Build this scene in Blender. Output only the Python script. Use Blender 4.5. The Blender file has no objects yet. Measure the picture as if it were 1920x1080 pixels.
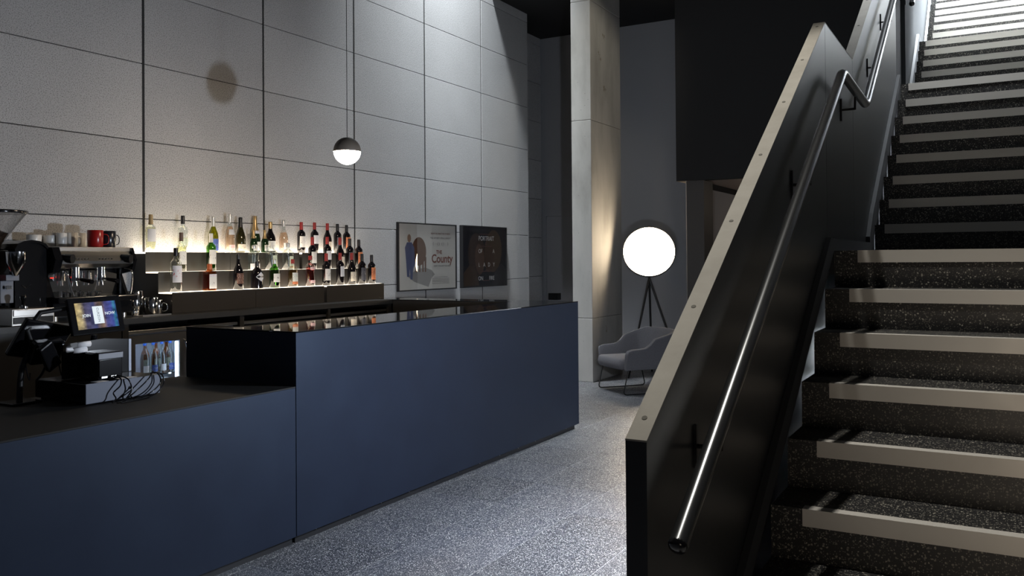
import bpy, bmesh, math, random
from mathutils import Matrix, Vector
PI = math.pi
S = bpy.context.scene
COL = S.collection
random.seed(7)

# ------------------------------------------------------------------ camera
CAM_F, CAM_CY, YAW, PIT, ROL, CAM_H = 1600.34, 469.76, 0.5173714, 0.01050583, -0.0076311, 1.48
def cam_axes():
    c, s = math.cos(YAW), math.sin(YAW)
    fw = Vector((-s*math.cos(PIT), c*math.cos(PIT), math.sin(PIT)))
    rt = Vector((c, s, 0)); up = rt.cross(fw)
    r2 = rt*math.cos(ROL) + up*math.sin(ROL)
    u2 = up*math.cos(ROL) - rt*math.sin(ROL)
    return r2, u2, -fw
cd = bpy.data.cameras.new('camera'); cam = bpy.data.objects.new('camera', cd); COL.objects.link(cam)
r_, u_, b_ = cam_axes()
cam.matrix_world = Matrix(((r_.x, u_.x, b_.x, 0), (r_.y, u_.y, b_.y, 0), (r_.z, u_.z, b_.z, CAM_H), (0, 0, 0, 1)))
cd.sensor_width = 36; cd.sensor_fit = 'HORIZONTAL'
cd.lens = CAM_F/1920*36
cd.shift_y = (CAM_CY-540)/1920
cd.clip_start = .05
S.camera = cam
# ------------------------------------------------------------------ view, world, lights
S.view_settings.view_transform = 'Standard'; S.view_settings.look = 'None'
S.view_settings.exposure = 0.0; S.view_settings.gamma = 1.0; S.view_settings.use_curve_mapping = False
W = bpy.data.worlds.new('world'); S.world = W; W.use_nodes = True
W.node_tree.nodes['Background'].inputs[0].default_value = (.55, .62, .8, 1)
W.node_tree.nodes['Background'].inputs[1].default_value = .03
def light(name, kind, loc, target, energy, color, size=.1, size_y=None, spread=None, cone=None, blend=.5):
    d = bpy.data.lights.new(name, kind); o = bpy.data.objects.new(name, d); COL.objects.link(o)
    o.location = loc; d.energy = energy; d.color = color
    if target is not None:
        o.rotation_euler = (Vector(target)-Vector(loc)).to_track_quat('-Z', 'Y').to_euler()
    if kind == 'AREA':
        d.size = size
        if size_y: d.shape = 'RECTANGLE'; d.size_y = size_y
        if spread: d.spread = spread
    else:
        d.shadow_soft_size = size
    if kind == 'SPOT': d.spot_size = cone; d.spot_blend = blend
    return o
# daylight-balanced lamp on the customers' side of the bar, behind the stair wall
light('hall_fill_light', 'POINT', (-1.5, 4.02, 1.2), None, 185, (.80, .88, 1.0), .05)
# skylight slot above the far end of the bar wall
light('wall_skylight', 'AREA', (-5.1, 7.9, 8.0), (-5.55, 8.4, 3.0), 150, (.90, .96, 1.0), .4, .6, math.radians(60))
# skylight over the upper flight of stairs
light('stair_skylight', 'AREA', (-.1, 11.9, 9.5), (-.05, 11.8, 4.0), 8000, (.88, .95, 1.0), 1.0, 2.4, math.radians(80))
# ceiling spotlight over the lower flight
light('stair_spotlight', 'SPOT', (-1.28, 3.1, 6.2), (-.30, 3.0, .8), 900, (1.0, .95, .86), .06, cone=math.radians(35), blend=.5)
# added warm fill near the camera, brightens the stair nosings
light('nosing_fill_light', 'AREA', (.75, -.2, .55), (.45, 4.0, .75), 2.1, (1.0, .84, .66), .9, .7, math.radians(70))
# added overhead light below the ceiling, brightens the middle flight's cap and wall
light('landing_fill_light', 'AREA', (-.1, 6.9, 6.3), (-.35, 6.9, 2.0), 50, (.93, .97, 1.0), .6, .6, math.radians(64))
# small warm ceiling light in the passage under the stairs
light('passage_light', 'POINT', (-1.7, 11.6, 2.25), None, 7, (1.0, .84, .66), .06)
# added warm spot without a fitting, brightens the column's upper face
light('column_fill_spot', 'SPOT', (-2.7, 8.3, 5.4), (-4.3, 9.8, 3.4), 70, (1.0, .90, .72), .1, cone=math.radians(50), blend=.8)

# ------------------------------------------------------------------ materials
def mat(name, color=(.5,.5,.5), rough=.5, metal=0., emit=None, estr=1., spec=.5, coat=0., nodes=None):
    m = bpy.data.materials.new(name); m.use_nodes = True
    b = m.node_tree.nodes['Principled BSDF']
    b.inputs['Base Color'].default_value = (*color, 1); b.inputs['Roughness'].default_value = rough
    b.inputs['Metallic'].default_value = metal; b.inputs['Specular IOR Level'].default_value = spec
    b.inputs['Coat Weight'].default_value = coat
    if emit: b.inputs['Emission Color'].default_value = (*emit, 1); b.inputs['Emission Strength'].default_value = estr
    if nodes: nodes(m.node_tree, b)
    return m
def nd(t, kind, **kw):
    n = t.nodes.new(kind)
    for k, v in kw.items():
        if k in n.inputs: n.inputs[k].default_value = v
        else: setattr(n, k, v)
    return n
def ramp(t, fac, stops):
    r = t.nodes.new('ShaderNodeValToRGB'); e = r.color_ramp.elements
    while len(e) < len(stops): e.new(.5)
    for i, (p, c) in enumerate(stops):
        e[i].position = p; e[i].color = (*c, 1)
    t.links.new(fac, r.inputs[0]); return r
def mixc(t, fac, a, b, mode='MIX'):
    m = t.nodes.new('ShaderNodeMix'); m.data_type = 'RGBA'; m.blend_type = mode
    if isinstance(fac, float): m.inputs[0].default_value = fac
    else: t.links.new(fac, m.inputs[0])
    for i, v in ((6, a), (7, b)):
        if isinstance(v, tuple): m.inputs[i].default_value = (*v, 1)
        else: t.links.new(v, m.inputs[i])
    return m.outputs[2]
def bump(t, b, h, strength=.2, dist=.002):
    n = nd(t, 'ShaderNodeBump', Strength=strength, Distance=dist)
    t.links.new(h, n.inputs['Height']); t.links.new(n.outputs[0], b.inputs['Normal'])
def coords(t): return t.nodes.new('ShaderNodeNewGeometry').outputs['Position']
def noise(t, v, scale, detail=3., rough=.5):
    n = nd(t, 'ShaderNodeTexNoise', Scale=scale, Detail=detail, Roughness=rough); t.links.new(v, n.inputs['Vector']); return n.outputs['Fac']

def n_panel(t, b):
    p = coords(t); oi = t.nodes.new('ShaderNodeObjectInfo')
    f = noise(t, p, 140., 2.5, .6); g = noise(t, p, 1.3, 3.)
    base = ramp(t, oi.outputs['Random'], [(0, (.50,.50,.505)), (1, (.56,.56,.565))])
    sp = ramp(t, f, [(.37, (.50,.49,.48)), (.50, (1,1,1))])
    c = mixc(t, 1.0, base.outputs[0], sp.outputs[0], 'MULTIPLY')
    cl = ramp(t, g, [(.3, (.9,.9,.9)), (.7, (1,1,1))])
    c = mixc(t, 1.0, c, cl.outputs[0], 'MULTIPLY')
    t.links.new(c, b.inputs['Base Color']); bump(t, b, f, .35, .003)
def terrazzo(base, chips, scale, dens, rnd=True):
    def go(t, b):
        p = coords(t)
        def layer(sc, thr, off):
            v = nd(t, 'ShaderNodeTexVoronoi', Scale=sc); mp = nd(t, 'ShaderNodeMapping'); mp.inputs['Location'].default_value = (off, off, off)
            nz = nd(t, 'ShaderNodeTexNoise', Scale=sc*1.6, Detail=1.)
            t.links.new(p, mp.inputs[0]); t.links.new(mp.outputs[0], nz.inputs['Vector'])
            ad = t.nodes.new('ShaderNodeVectorMath'); ad.operation = 'MULTIPLY_ADD'
            t.links.new(nz.outputs['Color'], ad.inputs[0]); ad.inputs[1].default_value = (.7/sc,)*3; t.links.new(mp.outputs[0], ad.inputs[2])
            t.links.new(ad.outputs[0], v.inputs['Vector'])
            near = nd(t, 'ShaderNodeMath', operation='LESS_THAN'); t.links.new(v.outputs['Distance'], near.inputs[0]); near.inputs[1].default_value = .36
            sep = t.nodes.new('ShaderNodeSeparateColor'); t.links.new(v.outputs['Color'], sep.inputs[0])
            pick = nd(t, 'ShaderNodeMath', operation='LESS_THAN'); t.links.new(sep.outputs[0], pick.inputs[0]); pick.inputs[1].default_value = thr
            mu = nd(t, 'ShaderNodeMath', operation='MULTIPLY'); t.links.new(near.outputs[0], mu.inputs[0]); t.links.new(pick.outputs[0], mu.inputs[1])
            col = ramp(t, sep.outputs[1], chips)
            return mu.outputs[0], col.outputs[0]
        oi = t.nodes.new('ShaderNodeObjectInfo')
        k = ramp(t, oi.outputs['Random'], [(0, tuple(x*.75 for x in base)), (1, tuple(x*1.3 for x in base))])
        c = k.outputs[0]
        for sc, th, of in ((scale*1.8, dens*.8, 3.7), (scale, dens, 0.)):
            f, cc = layer(sc, th, of); c = mixc(t, f, c, cc)
        t.links.new(c, b.inputs['Base Color'])
        g = noise(t, p, 6., 4.)
        r = nd(t, 'ShaderNodeMapRange'); r.inputs[3].default_value = .3; r.inputs[4].default_value = .5
        t.links.new(g, r.inputs[0]); t.links.new(r.outputs[0], b.inputs['Roughness'])
    return go
def n_concrete(t, b):
    p = coords(t)
    mp = nd(t, 'ShaderNodeMapping'); mp.inputs['Scale'].default_value = (1, 1, .35); t.links.new(p, mp.inputs[0])
    g = noise(t, mp.outputs[0], 3., 6., .6); f = noise(t, p, 60., 3.)
    c = ramp(t, g, [(.25, (.30,.295,.275)), (.5, (.42,.415,.395)), (.8, (.50,.49,.47))]).outputs[0]
    v = nd(t, 'ShaderNodeTexVoronoi', Scale=22.); t.links.new(p, v.inputs['Vector'])
    h = ramp(t, v.outputs['Distance'], [(.06, (.35,.35,.33)), (.10, (1,1,1))])
    sep = t.nodes.new('ShaderNodeSeparateColor'); t.links.new(v.outputs['Color'], sep.inputs[0])
    pk = nd(t, 'ShaderNodeMath', operation='LESS_THAN'); t.links.new(sep.outputs[0], pk.inputs[0]); pk.inputs[1].default_value = .22
    c2 = mixc(t, 1.0, c, h.outputs[0], 'MULTIPLY')
    c = mixc(t, pk.outputs[0], c, c2)
    st = noise(t, p, 2.1, 5., .7); sr = ramp(t, st, [(.66, (1,1,1)), (.70, (.62,.58,.48))])
    c = mixc(t, 1.0, c, sr.outputs[0], 'MULTIPLY')
    t.links.new(c, b.inputs['Base Color']); bump(t, b, f, .25, .002)
def n_cap(t, b):
    p = coords(t); g = noise(t, p, 5., 6., .65)
    c = ramp(t, g, [(.3, (.21,.197,.168)), (.7, (.29,.275,.24))]).outputs[0]
    t.links.new(c, b.inputs['Base Color'])
def n_fabric(t, b):
    p = coords(t); g = noise(t, p, 260., 2.); bump(t, b, g, .5, .001)
    c = ramp(t, g, [(.3, (.10,.10,.112)), (.7, (.165,.165,.18))]).outputs[0]
    t.links.new(c, b.inputs['Base Color'])
def n_brushed(t, b):
    p = coords(t); mp = nd(t, 'ShaderNodeMapping'); mp.inputs['Scale'].default_value = (2., 40., 400.); t.links.new(p, mp.inputs[0])
    g = noise(t, mp.outputs[0], 1., 3.); q = noise(t, p, 9., 4.)
    r = nd(t, 'ShaderNodeMapRange'); r.inputs[3].default_value = .28; r.inputs[4].default_value = .5
    t.links.new(q, r.inputs[0]); t.links.new(r.outputs[0], b.inputs['Roughness']); bump(t, b, g, .08, .0005)
def n_laminate(t, b):
    p = coords(t); g = noise(t, p, 4., 5., .6)
    c = ramp(t, g, [(.3, (.012,.0155,.028)), (.7, (.015,.020,.035))]).outputs[0]
    t.links.new(c, b.inputs['Base Color'])
    r = nd(t, 'ShaderNodeMapRange'); r.inputs[3].default_value = .44; r.inputs[4].default_value = .54
    t.links.new(g, r.inputs[0]); t.links.new(r.outputs[0], b.inputs['Roughness'])
def n_beans(t, b):
    v = nd(t, 'ShaderNodeTexVoronoi', Scale=90.); t.links.new(coords(t), v.inputs['Vector'])
    c = ramp(t, v.outputs['Distance'], [(0, (.07,.035,.018)), (.6, (.012,.007,.004))]).outputs[0]
    t.links.new(c, b.inputs['Base Color']); bump(t, b, v.outputs['Distance'], .8, .006)

M = {}
M['panel'] = mat('speckled cement board', (.4,.4,.4), .85, spec=.2, nodes=n_panel)
M['backing'] = mat('black wall backing', (.025,.025,.027), .8)
M['floor'] = mat('grey terrazzo', (.1,.1,.1), .35, nodes=terrazzo((.052,.057,.072), [(0, (.26,.26,.26)), (.4, (.52,.52,.51)), (1, (.86,.85,.82))], 125., .55))
M['grout'] = mat('pale grout', (.50,.50,.51), .7)
M['stairstone'] = mat('black terrazzo', (.03,.03,.03), .35, nodes=terrazzo((.016,.016,.017), [(0, (.08,.075,.065)), (.6, (.22,.21,.18)), (1, (.40,.38,.33))], 110., .42))
M['nosing'] = mat('aluminium nosing', (.60,.58,.54), .4, .25, nodes=n_brushed)
M['concrete'] = mat('board cast concrete', (.4,.4,.38), .75, spec=.25, nodes=n_concrete)
M['plaster'] = mat('grey painted plaster', (.27,.27,.285), .8, spec=.2)
M['warmsoffit'] = mat('soffit plaster with warm glow', (.50,.40,.32), .8, spec=.2)  # tan base colour stands in for warm light on the soffit
M['blackpaint'] = mat('black paint', (.022,.022,.0225), .8, spec=.15)
M['darkpanel'] = mat('dark brown-grey panel', (.035,.033,.032), .55)
M['steelblack'] = mat('blackened steel sheet', (.030,.032,.035), .38, .4)
M['steelupper'] = mat('dark grey painted steel', (.022,.024,.026), .9, spec=.06)
M['stringer'] = mat('dark grey skirting', (.040,.042,.045), .8, spec=.1)
M['capmat'] = mat('raw edge of the stair wall', (.4,.38,.33), .7, nodes=n_cap)
M['plug'] = mat('dark screw hole', (.10,.095,.08), .8)
M['rail'] = mat('dark steel tube', (.14,.145,.15), .24, .9)
M['laminate'] = mat('navy black laminate', (.03,.035,.045), .42, spec=.3, nodes=n_laminate)
M['laminate'].node_tree.nodes['Principled BSDF'].inputs['Specular Tint'].default_value = (.55,.72,1.0,1)
M['worktop'] = mat('black worktop laminate', (.014,.014,.014), .6, spec=.2)
M['benchblack'] = mat('black bench laminate', (.020,.019,.018), .42, spec=.3)
M['shelfbronze'] = mat('dark bronze shelf face', (.026,.021,.016), .32, .1, spec=.3)
M['riser'] = mat('grey shelf riser', (.034,.032,.029), .4)
M['glassblack'] = mat('black glass top', (.006,.007,.008), .03, spec=.7)
M['kick'] = mat('black plinth', (.012,.012,.014), .5)
M['lampglow'] = mat('lamp diffuser', (.9,.9,.9), .5, emit=(1.0,.80,.56), estr=24.)
M['pendantglow'] = mat('pendant diffuser', (.9,.9,.9), .5, emit=(1.0,.80,.58), estr=190.)
M['shelfglow'] = mat('lit shelf glass', (.8,.8,.8), .4, emit=(1.0,.84,.64), estr=9.)
M['shelfglowlow'] = mat('dimmer lit shelf glass', (.6,.6,.6), .4, emit=(1.0,.84,.64), estr=4.5)
M['fridgeglow'] = mat('fridge light strip', (.9,.9,.9), .4, emit=(.72,.86,1.0), estr=11.)
M['pendanttop'] = mat('dark taupe enamel', (.15,.125,.10), .5)
M['lampblack'] = mat('matt black metal', (.02,.02,.021), .45, .3)
M['fabric'] = mat('charcoal wool', (.1,.1,.115), .95, spec=.15, nodes=n_fabric)
M['plastic'] = mat('black plastic', (.007,.007,.008), .14, spec=.4)
M['plasticgrey'] = mat('grey plastic', (.13,.14,.17), .45)
M['drawer'] = mat('grey steel drawer back', (.085,.095,.125), .55, .2)
M['paper'] = mat('white paper', (.72,.72,.74), .8)
M['chrome'] = mat('polished steel', (.80,.80,.80), .1, 1.)
M['steel'] = mat('brushed steel', (.52,.50,.47), .3, 1.)
M['fridgewhite'] = mat('white fridge liner', (.75,.80,.88), .5)
M['enamelred'] = mat('red enamel', (.30,.012,.010), .25)
M['enamelblack'] = mat('black enamel', (.012,.013,.018), .22)
M['china'] = mat('white china', (.72,.70,.66), .3)
M['beans'] = mat('coffee beans', (.03,.02,.01), .4, nodes=n_beans)
M['red'] = mat('red plastic', (.55,.03,.02), .35)
M['frameblack'] = mat('black picture frame', (.015,.015,.017), .4)
def thin(name, tint, gl=.06, rough=.02):
    m = bpy.data.materials.new(name); m.use_nodes = True; t = m.node_tree; t.nodes.clear()
    o = t.nodes.new('ShaderNodeOutputMaterial'); tr = t.nodes.new('ShaderNodeBsdfTransparent'); g = t.nodes.new('ShaderNodeBsdfGlossy')
    tr.inputs[0].default_value = (*tint, 1); g.inputs['Roughness'].default_value = rough
    fr = nd(t, 'ShaderNodeLayerWeight', Blend=.5); pw_ = nd(t, 'ShaderNodeMath', operation='POWER'); pw_.inputs[1].default_value = 3.
    t.links.new(fr.outputs['Facing'], pw_.inputs[0]); mr = nd(t, 'ShaderNodeMapRange'); mr.inputs[3].default_value = gl; mr.inputs[4].default_value = .7
    t.links.new(pw_.outputs[0], mr.inputs[0])
    mx = t.nodes.new('ShaderNodeMixShader'); t.links.new(mr.outputs[0], mx.inputs[0]); t.links.new(tr.outputs[0], mx.inputs[1]); t.links.new(g.outputs[0], mx.inputs[2])
    t.links.new(mx.outputs[0], o.inputs[0]); return m
M['clear'] = thin('clear glass', (.86,.89,.88), .09)
M['clearliq'] = thin('clear spirit', (.84,.87,.85), .10, .25)
M['poster_glass'] = thin('picture glass', (.97,.97,.97), .045, .01)
M['pane'] = thin('fridge door pane', (.90,.93,.96), .03)
M['hopper'] = thin('clear plastic', (.92,.92,.92), .03)
M['greenglass'] = thin('bright green glass', (.22,.46,.12))
M['oliveglass'] = thin('olive glass', (.48,.48,.10))
M['winewhite'] = thin('pale yellow wine', (.95,.94,.78), .02)
M['winerose'] = thin('pale rose wine', (.97,.80,.68), .02)
M['ginyellow'] = thin('golden spirit', (.85,.62,.16), .02)
M['ginpink'] = thin('pink spirit', (.95,.38,.36), .02)
M['orangeliq'] = thin('orange brown spirit', (.72,.36,.13), .05)
M['darkglass'] = mat('dark wine glass', (.006,.005,.006), .06, spec=.6)
M['browngl'] = mat('dark olive bottle glass', (.020,.018,.006), .07, spec=.6)
M['darkgreen'] = mat('dark green bottle glass', (.008,.022,.008), .07, spec=.6)
def label_mat(name, bg, ink, lo=.35, hi=.65):
    def go(t, b):
        tc = t.nodes.new('ShaderNodeTexCoord'); mp = nd(t, 'ShaderNodeMapping'); mp.inputs['Scale'].default_value = (9, 7, 1); t.links.new(tc.outputs['UV'], mp.inputs[0])
        oi = t.nodes.new('ShaderNodeObjectInfo')
        n = nd(t, 'ShaderNodeTexNoise', Scale=1., Detail=4., Roughness=.7); n.noise_dimensions = '4D'; t.links.new(mp.outputs[0], n.inputs['Vector'])
        mu = nd(t, 'ShaderNodeMath', operation='MULTIPLY'); mu.inputs[1].default_value = 40.; t.links.new(oi.outputs['Random'], mu.inputs[0]); t.links.new(mu.outputs[0], n.inputs['W'])
        sx = t.nodes.new('ShaderNodeSeparateXYZ'); t.links.new(tc.outputs['UV'], sx.inputs[0])
        band = ramp(t, sx.outputs[1], [(0, (0,0,0)), (lo, (0,0,0)), (lo+.03, (1,1,1)), (hi, (1,1,1)), (hi+.03, (0,0,0))])
        th = ramp(t, n.outputs['Fac'], [(.56, (0,0,0)), (.60, (1,1,1))])
        f = mixc(t, 1.0, th.outputs[0], band.outputs[0], 'MULTIPLY')
        c = mixc(t, f, bg, ink); t.links.new(c, b.inputs['Base Color'])
    return mat(name, bg, .6, nodes=go)
LM = {
 'white': label_mat('white label', (.70,.70,.68), (.05,.05,.06)),
 'plain': label_mat('pale grey label', (.60,.61,.64), (.40,.40,.42), .45, .55),
 'cream': label_mat('cream label', (.66,.60,.50), (.25,.18,.12)),
 'orange': label_mat('orange label', (.62,.20,.08), (.02,.03,.06), .15, .85),
 'blue': label_mat('blue label', (.06,.10,.34), (.6,.6,.6)),
 'dark': label_mat('charcoal label', (.07,.07,.085), (.45,.45,.45), .4, .7),
 'redw': label_mat('white label with red print', (.68,.68,.72), (.45,.05,.04), .3, .75),
 'multi': label_mat('white label with green and red print', (.66,.68,.64), (.10,.28,.12), .1, .9),
 'pink': label_mat('pink label', (.72,.50,.50), (.5,.08,.08)),
 'cow': label_mat('brown printed label', (.10,.045,.03), (.60,.40,.32), .1, .9),
 'green': label_mat('green printed label', (.55,.62,.50), (.05,.16,.06), .2, .8),
}
CAPM = {n: mat(n+' capsule', c, r, mt) for n, c, r, mt in (
 ('tan', (.34,.24,.11), .5, 0), ('black', (.012,.012,.014), .35, 0), ('silver', (.60,.60,.60), .35, .7), ('gold', (.60,.42,.20), .32, .8),
 ('red', (.28,.015,.015), .4, 0), ('white', (.68,.66,.63), .5, 0), ('brown', (.10,.06,.045), .45, 0), ('orange', (.42,.10,.03), .45, 0), ('blue', (.03,.10,.42), .4, 0))}

# ------------------------------------------------------------------ helpers
def link(o, parent=None, label=None, cat=None, group=None, kind=None):
    if o.name not in COL.objects: COL.objects.link(o)
    if parent is not None: o.parent = parent
    if label: o['label'] = label
    if cat: o['category'] = cat
    if group: o['group'] = group
    if kind: o['kind'] = kind
    return o
def empty(name, loc=(0,0,0), rz=0., label=None, cat=None, group=None, kind=None):
    o = bpy.data.objects.new(name, None); o.location = loc; o.rotation_euler = (0,0,rz); o.empty_display_size = .05
    return link(o, None, label, cat, group, kind)
class B:
    def __init__(s): s.bm = bmesh.new()
    def box(s, x0, x1, y0, y1, z0, z1, bev=0.):
        r = bmesh.ops.create_cube(s.bm, size=1., matrix=Matrix.Translation(((x0+x1)/2, (y0+y1)/2, (z0+z1)/2)) @ Matrix.Diagonal((x1-x0, y1-y0, z1-z0, 1)))
        if bev:
            es = list({e for v in r['verts'] for e in v.link_edges})
            bmesh.ops.bevel(s.bm, geom=es, offset=bev, segments=2, affect='EDGES', profile=.5)
        return s
    def obox(s, mtx, sx, sy, sz, bev=0.):
        r = bmesh.ops.create_cube(s.bm, size=1., matrix=mtx @ Matrix.Diagonal((sx, sy, sz, 1)))
        if bev:
            es = list({e for v in r['verts'] for e in v.link_edges})
            bmesh.ops.bevel(s.bm, geom=es, offset=bev, segments=2, affect='EDGES', profile=.5)
        return s
    def cyl(s, p0, p1, r0, r1=None, seg=20, caps=True):
        p0, p1 = Vector(p0), Vector(p1); r1 = r0 if r1 is None else r1; d = p1-p0
        m = Matrix.Translation((p0+p1)/2) @ d.to_track_quat('Z', 'Y').to_matrix().to_4x4()
        bmesh.ops.create_cone(s.bm, cap_ends=caps, cap_tris=False, segments=seg, radius1=r0, radius2=r1, depth=d.length, matrix=m); return s
    def lathe(s, prof, seg=24, c=(0,0,0), sq=None, a0=0., mtx=None):
        rings = []
        mt = mtx or Matrix.Translation(c)
        for z, r in prof:
            ring = []
            if r < 1e-6: ring = [s.bm.verts.new(mt @ Vector((0,0,z)))]
            else:
                for i in range(seg):
                    a = a0 + 2*PI*i/seg; k = 1.
                    if sq and sq(z) > 0:
                        q = sq(z); ca, sa = abs(math.cos(a)), abs(math.sin(a)); k = 1 + q*(1/((ca**8+sa**8)**(1/8)) - 1)
                    ring.append(s.bm.verts.new(mt @ Vector((r*k*math.cos(a), r*k*math.sin(a), z))))
            rings.append(ring)
        for A, Bq in zip(rings, rings[1:]):
            if len(A) == 1 and len(Bq) == 1: continue
            for i in range(seg):
                j = (i+1) % seg
                if len(A) == 1: s.bm.faces.new((A[0], Bq[j], Bq[i]))
                elif len(Bq) == 1: s.bm.faces.new((A[i], A[j], Bq[0]))
                else: s.bm.faces.new((A[i], A[j], Bq[j], Bq[i]))
        return s
    def tube(s, pts, r, seg=10, closed=False):
        pts = [Vector(p) for p in pts]; n = len(pts); rings = []; up = None
        for i, p in enumerate(pts):
            if closed: a, b = pts[i-1], pts[(i+1) % n]
            else: a, b = pts[max(i-1, 0)], pts[min(i+1, n-1)]
            d1 = (p-a).normalized() if (p-a).length > 0 else (b-p).normalized(); d2 = (b-p).normalized() if (b-p).length > 0 else d1
            tg = (d1+d2).normalized()
            if up is None: up = tg.orthogonal().normalized()
            up = (up - tg*up.dot(tg)).normalized(); sd = tg.cross(up)
            k = 1/max(.5, d1.dot(tg))
            rings.append([s.bm.verts.new(p + (up*math.cos(2*PI*q/seg) + sd*math.sin(2*PI*q/seg))*r*(k if k < 1.3 else 1.15)) for q in range(seg)])
        rr = list(zip(rings, rings[1:])) + ([(rings[-1], rings[0])] if closed else [])
        for A, C in rr:
            for q in range(seg): s.bm.faces.new((A[q], A[(q+1) % seg], C[(q+1) % seg], C[q]))
        if not closed:
            s.bm.faces.new(rings[0][::-1]); s.bm.faces.new(rings[-1])
        return s
    def prism(s, poly, x0, x1, axis='X'):
        """polygon in the plane across AXIS, extruded along it"""
        f = {'X': lambda a, b, d: (d, a, b), 'Y': lambda a, b, d: (a, d, b), 'Z': lambda a, b, d: (a, b, d)}[axis]
        A = [s.bm.verts.new(f(a, b, x0)) for a, b in poly]; C = [s.bm.verts.new(f(a, b, x1)) for a, b in poly]; n = len(poly)
        s.bm.faces.new(A); s.bm.faces.new(C[::-1])
        for i in range(n): s.bm.faces.new((A[i], C[i], C[(i+1) % n], A[(i+1) % n]))
        return s
    def flat(s, poly, f):
        s.bm.faces.new([s.bm.verts.new(f(*p)) for p in poly]); return s
    def mesh(s, name, m, smooth=None):
        bmesh.ops.recalc_face_normals(s.bm, faces=s.bm.faces)
        me = bpy.data.meshes.new(name); s.bm.to_mesh(me); s.bm.free(); me.materials.append(m)
        if smooth:
            for p in me.polygons: p.use_smooth = True
            me.set_sharp_from_angle(angle=math.radians(smooth))
        return me
    def obj(s, name, m, parent=None, smooth=None, **kw):
        o = bpy.data.objects.new(name, s.mesh(name, m, smooth)); return link(o, parent, **kw)
def arc(p0, c, p1, n=6):
    """rounded corner between p0 and p1 with control point c"""
    p0, c, p1 = Vector(p0), Vector(c), Vector(p1)
    return [(1-t)**2*p0 + 2*t*(1-t)*c + t*t*p1 for t in [i/n for i in range(n+1)]]
def smoothpath(pts, n=8):
    pts = [Vector(p) for p in pts]; out = []
    for i in range(len(pts)-1):
        p0, p1, p2, p3 = pts[max(i-1, 0)], pts[i], pts[i+1], pts[min(i+2, len(pts)-1)]
        for j in range(n):
            t = j/n
            out.append(.5*((2*p1) + (-p0+p2)*t + (2*p0-5*p1+4*p2-p3)*t*t + (-p0+3*p1-3*p2+p3)*t**3))
    return out + [pts[-1]]
WALLROT = Matrix(((0,0,1,0), (1,0,0,0), (0,1,0,0), (0,0,0,1)))   # text facing +X: right = +Y, up = +Z
def text(name, s, size, mtx, m, parent=None, align='CENTER', ext=.0004, off=0., sx=1.):
    cu = bpy.data.curves.new(name, 'FONT'); cu.body = s; cu.size = size; cu.align_x = align; cu.align_y = 'CENTER'; cu.extrude = ext; cu.offset = off
    t = bpy.data.objects.new('tmp', cu); COL.objects.link(t)
    dg = bpy.context.evaluated_depsgraph_get(); me = bpy.data.meshes.new_from_object(t.evaluated_get(dg))
    bpy.data.objects.remove(t); bpy.data.curves.remove(cu)
    me.transform(mtx @ Matrix.Diagonal((sx, 1, 1, 1))); me.name = name; me.materials.clear(); me.materials.append(m)
    return link(bpy.data.objects.new(name, me), parent)

# ================================================================== SETTING
WX = -5.65
# floor with terrazzo tiles on a half-metre grid
fl = B().box(-7.2, 2.2, -1.5, 15.5, -.12, -.0012).obj('floor', M['grout'], kind='structure')
tile_me = B().box(-.2482, .2482, -.2482, .2482, -.03, 0., .0006).mesh('tile', M['floor'])
for i in range(-8, 3):
    for j in range(1, 16):
        x, y = -1.672+.5*i+.25, 4.0+.5*(j-1)+.25-1.5
        if x < -3.5 and y < 6.6: continue
        if x > -.45: continue
        if x < -6.1 or y > 12: continue
        o = bpy.data.objects.new('tile', tile_me); o.location = (x, y, 0); link(o, fl)
for j in range(16, 20):
    for i in range(-8, 3):
        x, y = -1.672+.5*i+.25, 4.0+.5*(j-1)+.25-1.5
        if y > 11.7 or x > -.45: continue
        o = bpy.data.objects.new('tile', tile_me); o.location = (x, y, 0); link(o, fl)

# left wall: dark backing, cement board panels with open joints
wl = B().box(WX-.30, WX-.016, -1.5, 10.41, 0, 8.2).obj('wall_left', M['backing'], kind='structure')
ys = [10.41-.008] + [9.173-1.228*i for i in range(0, 9)]
zs = [0.04] + [1.22+.5915*i for i in range(-1, 10)]
def panel_row(parent, x0, y0, y1, zmax):
    for z0, z1 in zip(zs, zs[1:]):
        if z0 > zmax: break
        B().box(x0, x0+.016, y0, y1, z0+.0035, min(z1-.0035, zmax), .0015).obj('panel', M['panel'], parent)
for a, b in zip(ys, ys[1:]):
    panel_row(wl, WX-.016, b+.011, a-(.011 if a < 10.3 else 0.), 6.6)
    B().box(WX-.016, WX-.0045, b-.0095, b+.0095, .04, 6.6).obj('joint_strip', M['backing'], wl)
# recessed continuation of the left wall behind its end
wr = B().box(-6.4, -6.136, 10.2, 11.9, 0, 5.2).obj('wall_left_recess', M['backing'], kind='structure')
panel_row(wr, -6.136, 10.21, 11.69, 5.1)
B().box(-6.4, WX-.0161, 10.19, 10.205, 0, 5.2).obj('trim_1', M['plaster'], kind='structure')
# back wall, with door and black push box
wb_ = B(); wb_.box(-6.6, -3.20, 11.7, 11.9, 0, 5.3); wb_.box(-3.26, -.755, 15.0, 15.2, 0, 2.6); wb_.box(-3.20, -.755, 11.7, 11.9, 2.44, 5.3); wb_.obj('wall_back', M['plaster'], kind='structure')
dr = B().box(-6.03, -5.17, 11.676, 11.70, 0.02, 2.13).obj('door_1', M['plaster'], kind='structure')
f = B(); f.box(-6.09, -6.03, 11.665, 11.70, 0, 2.20); f.box(-5.17, -5.11, 11.665, 11.70, 0, 2.20); f.box(-6.03, -5.17, 11.665, 11.70, 2.14, 2.20); f.obj('door_frame', M['plaster'], dr)
B().box(-5.95, -5.79, 11.56, 11.676, .862, .965, .006).obj('push_box', M['plastic'], dr)
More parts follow.
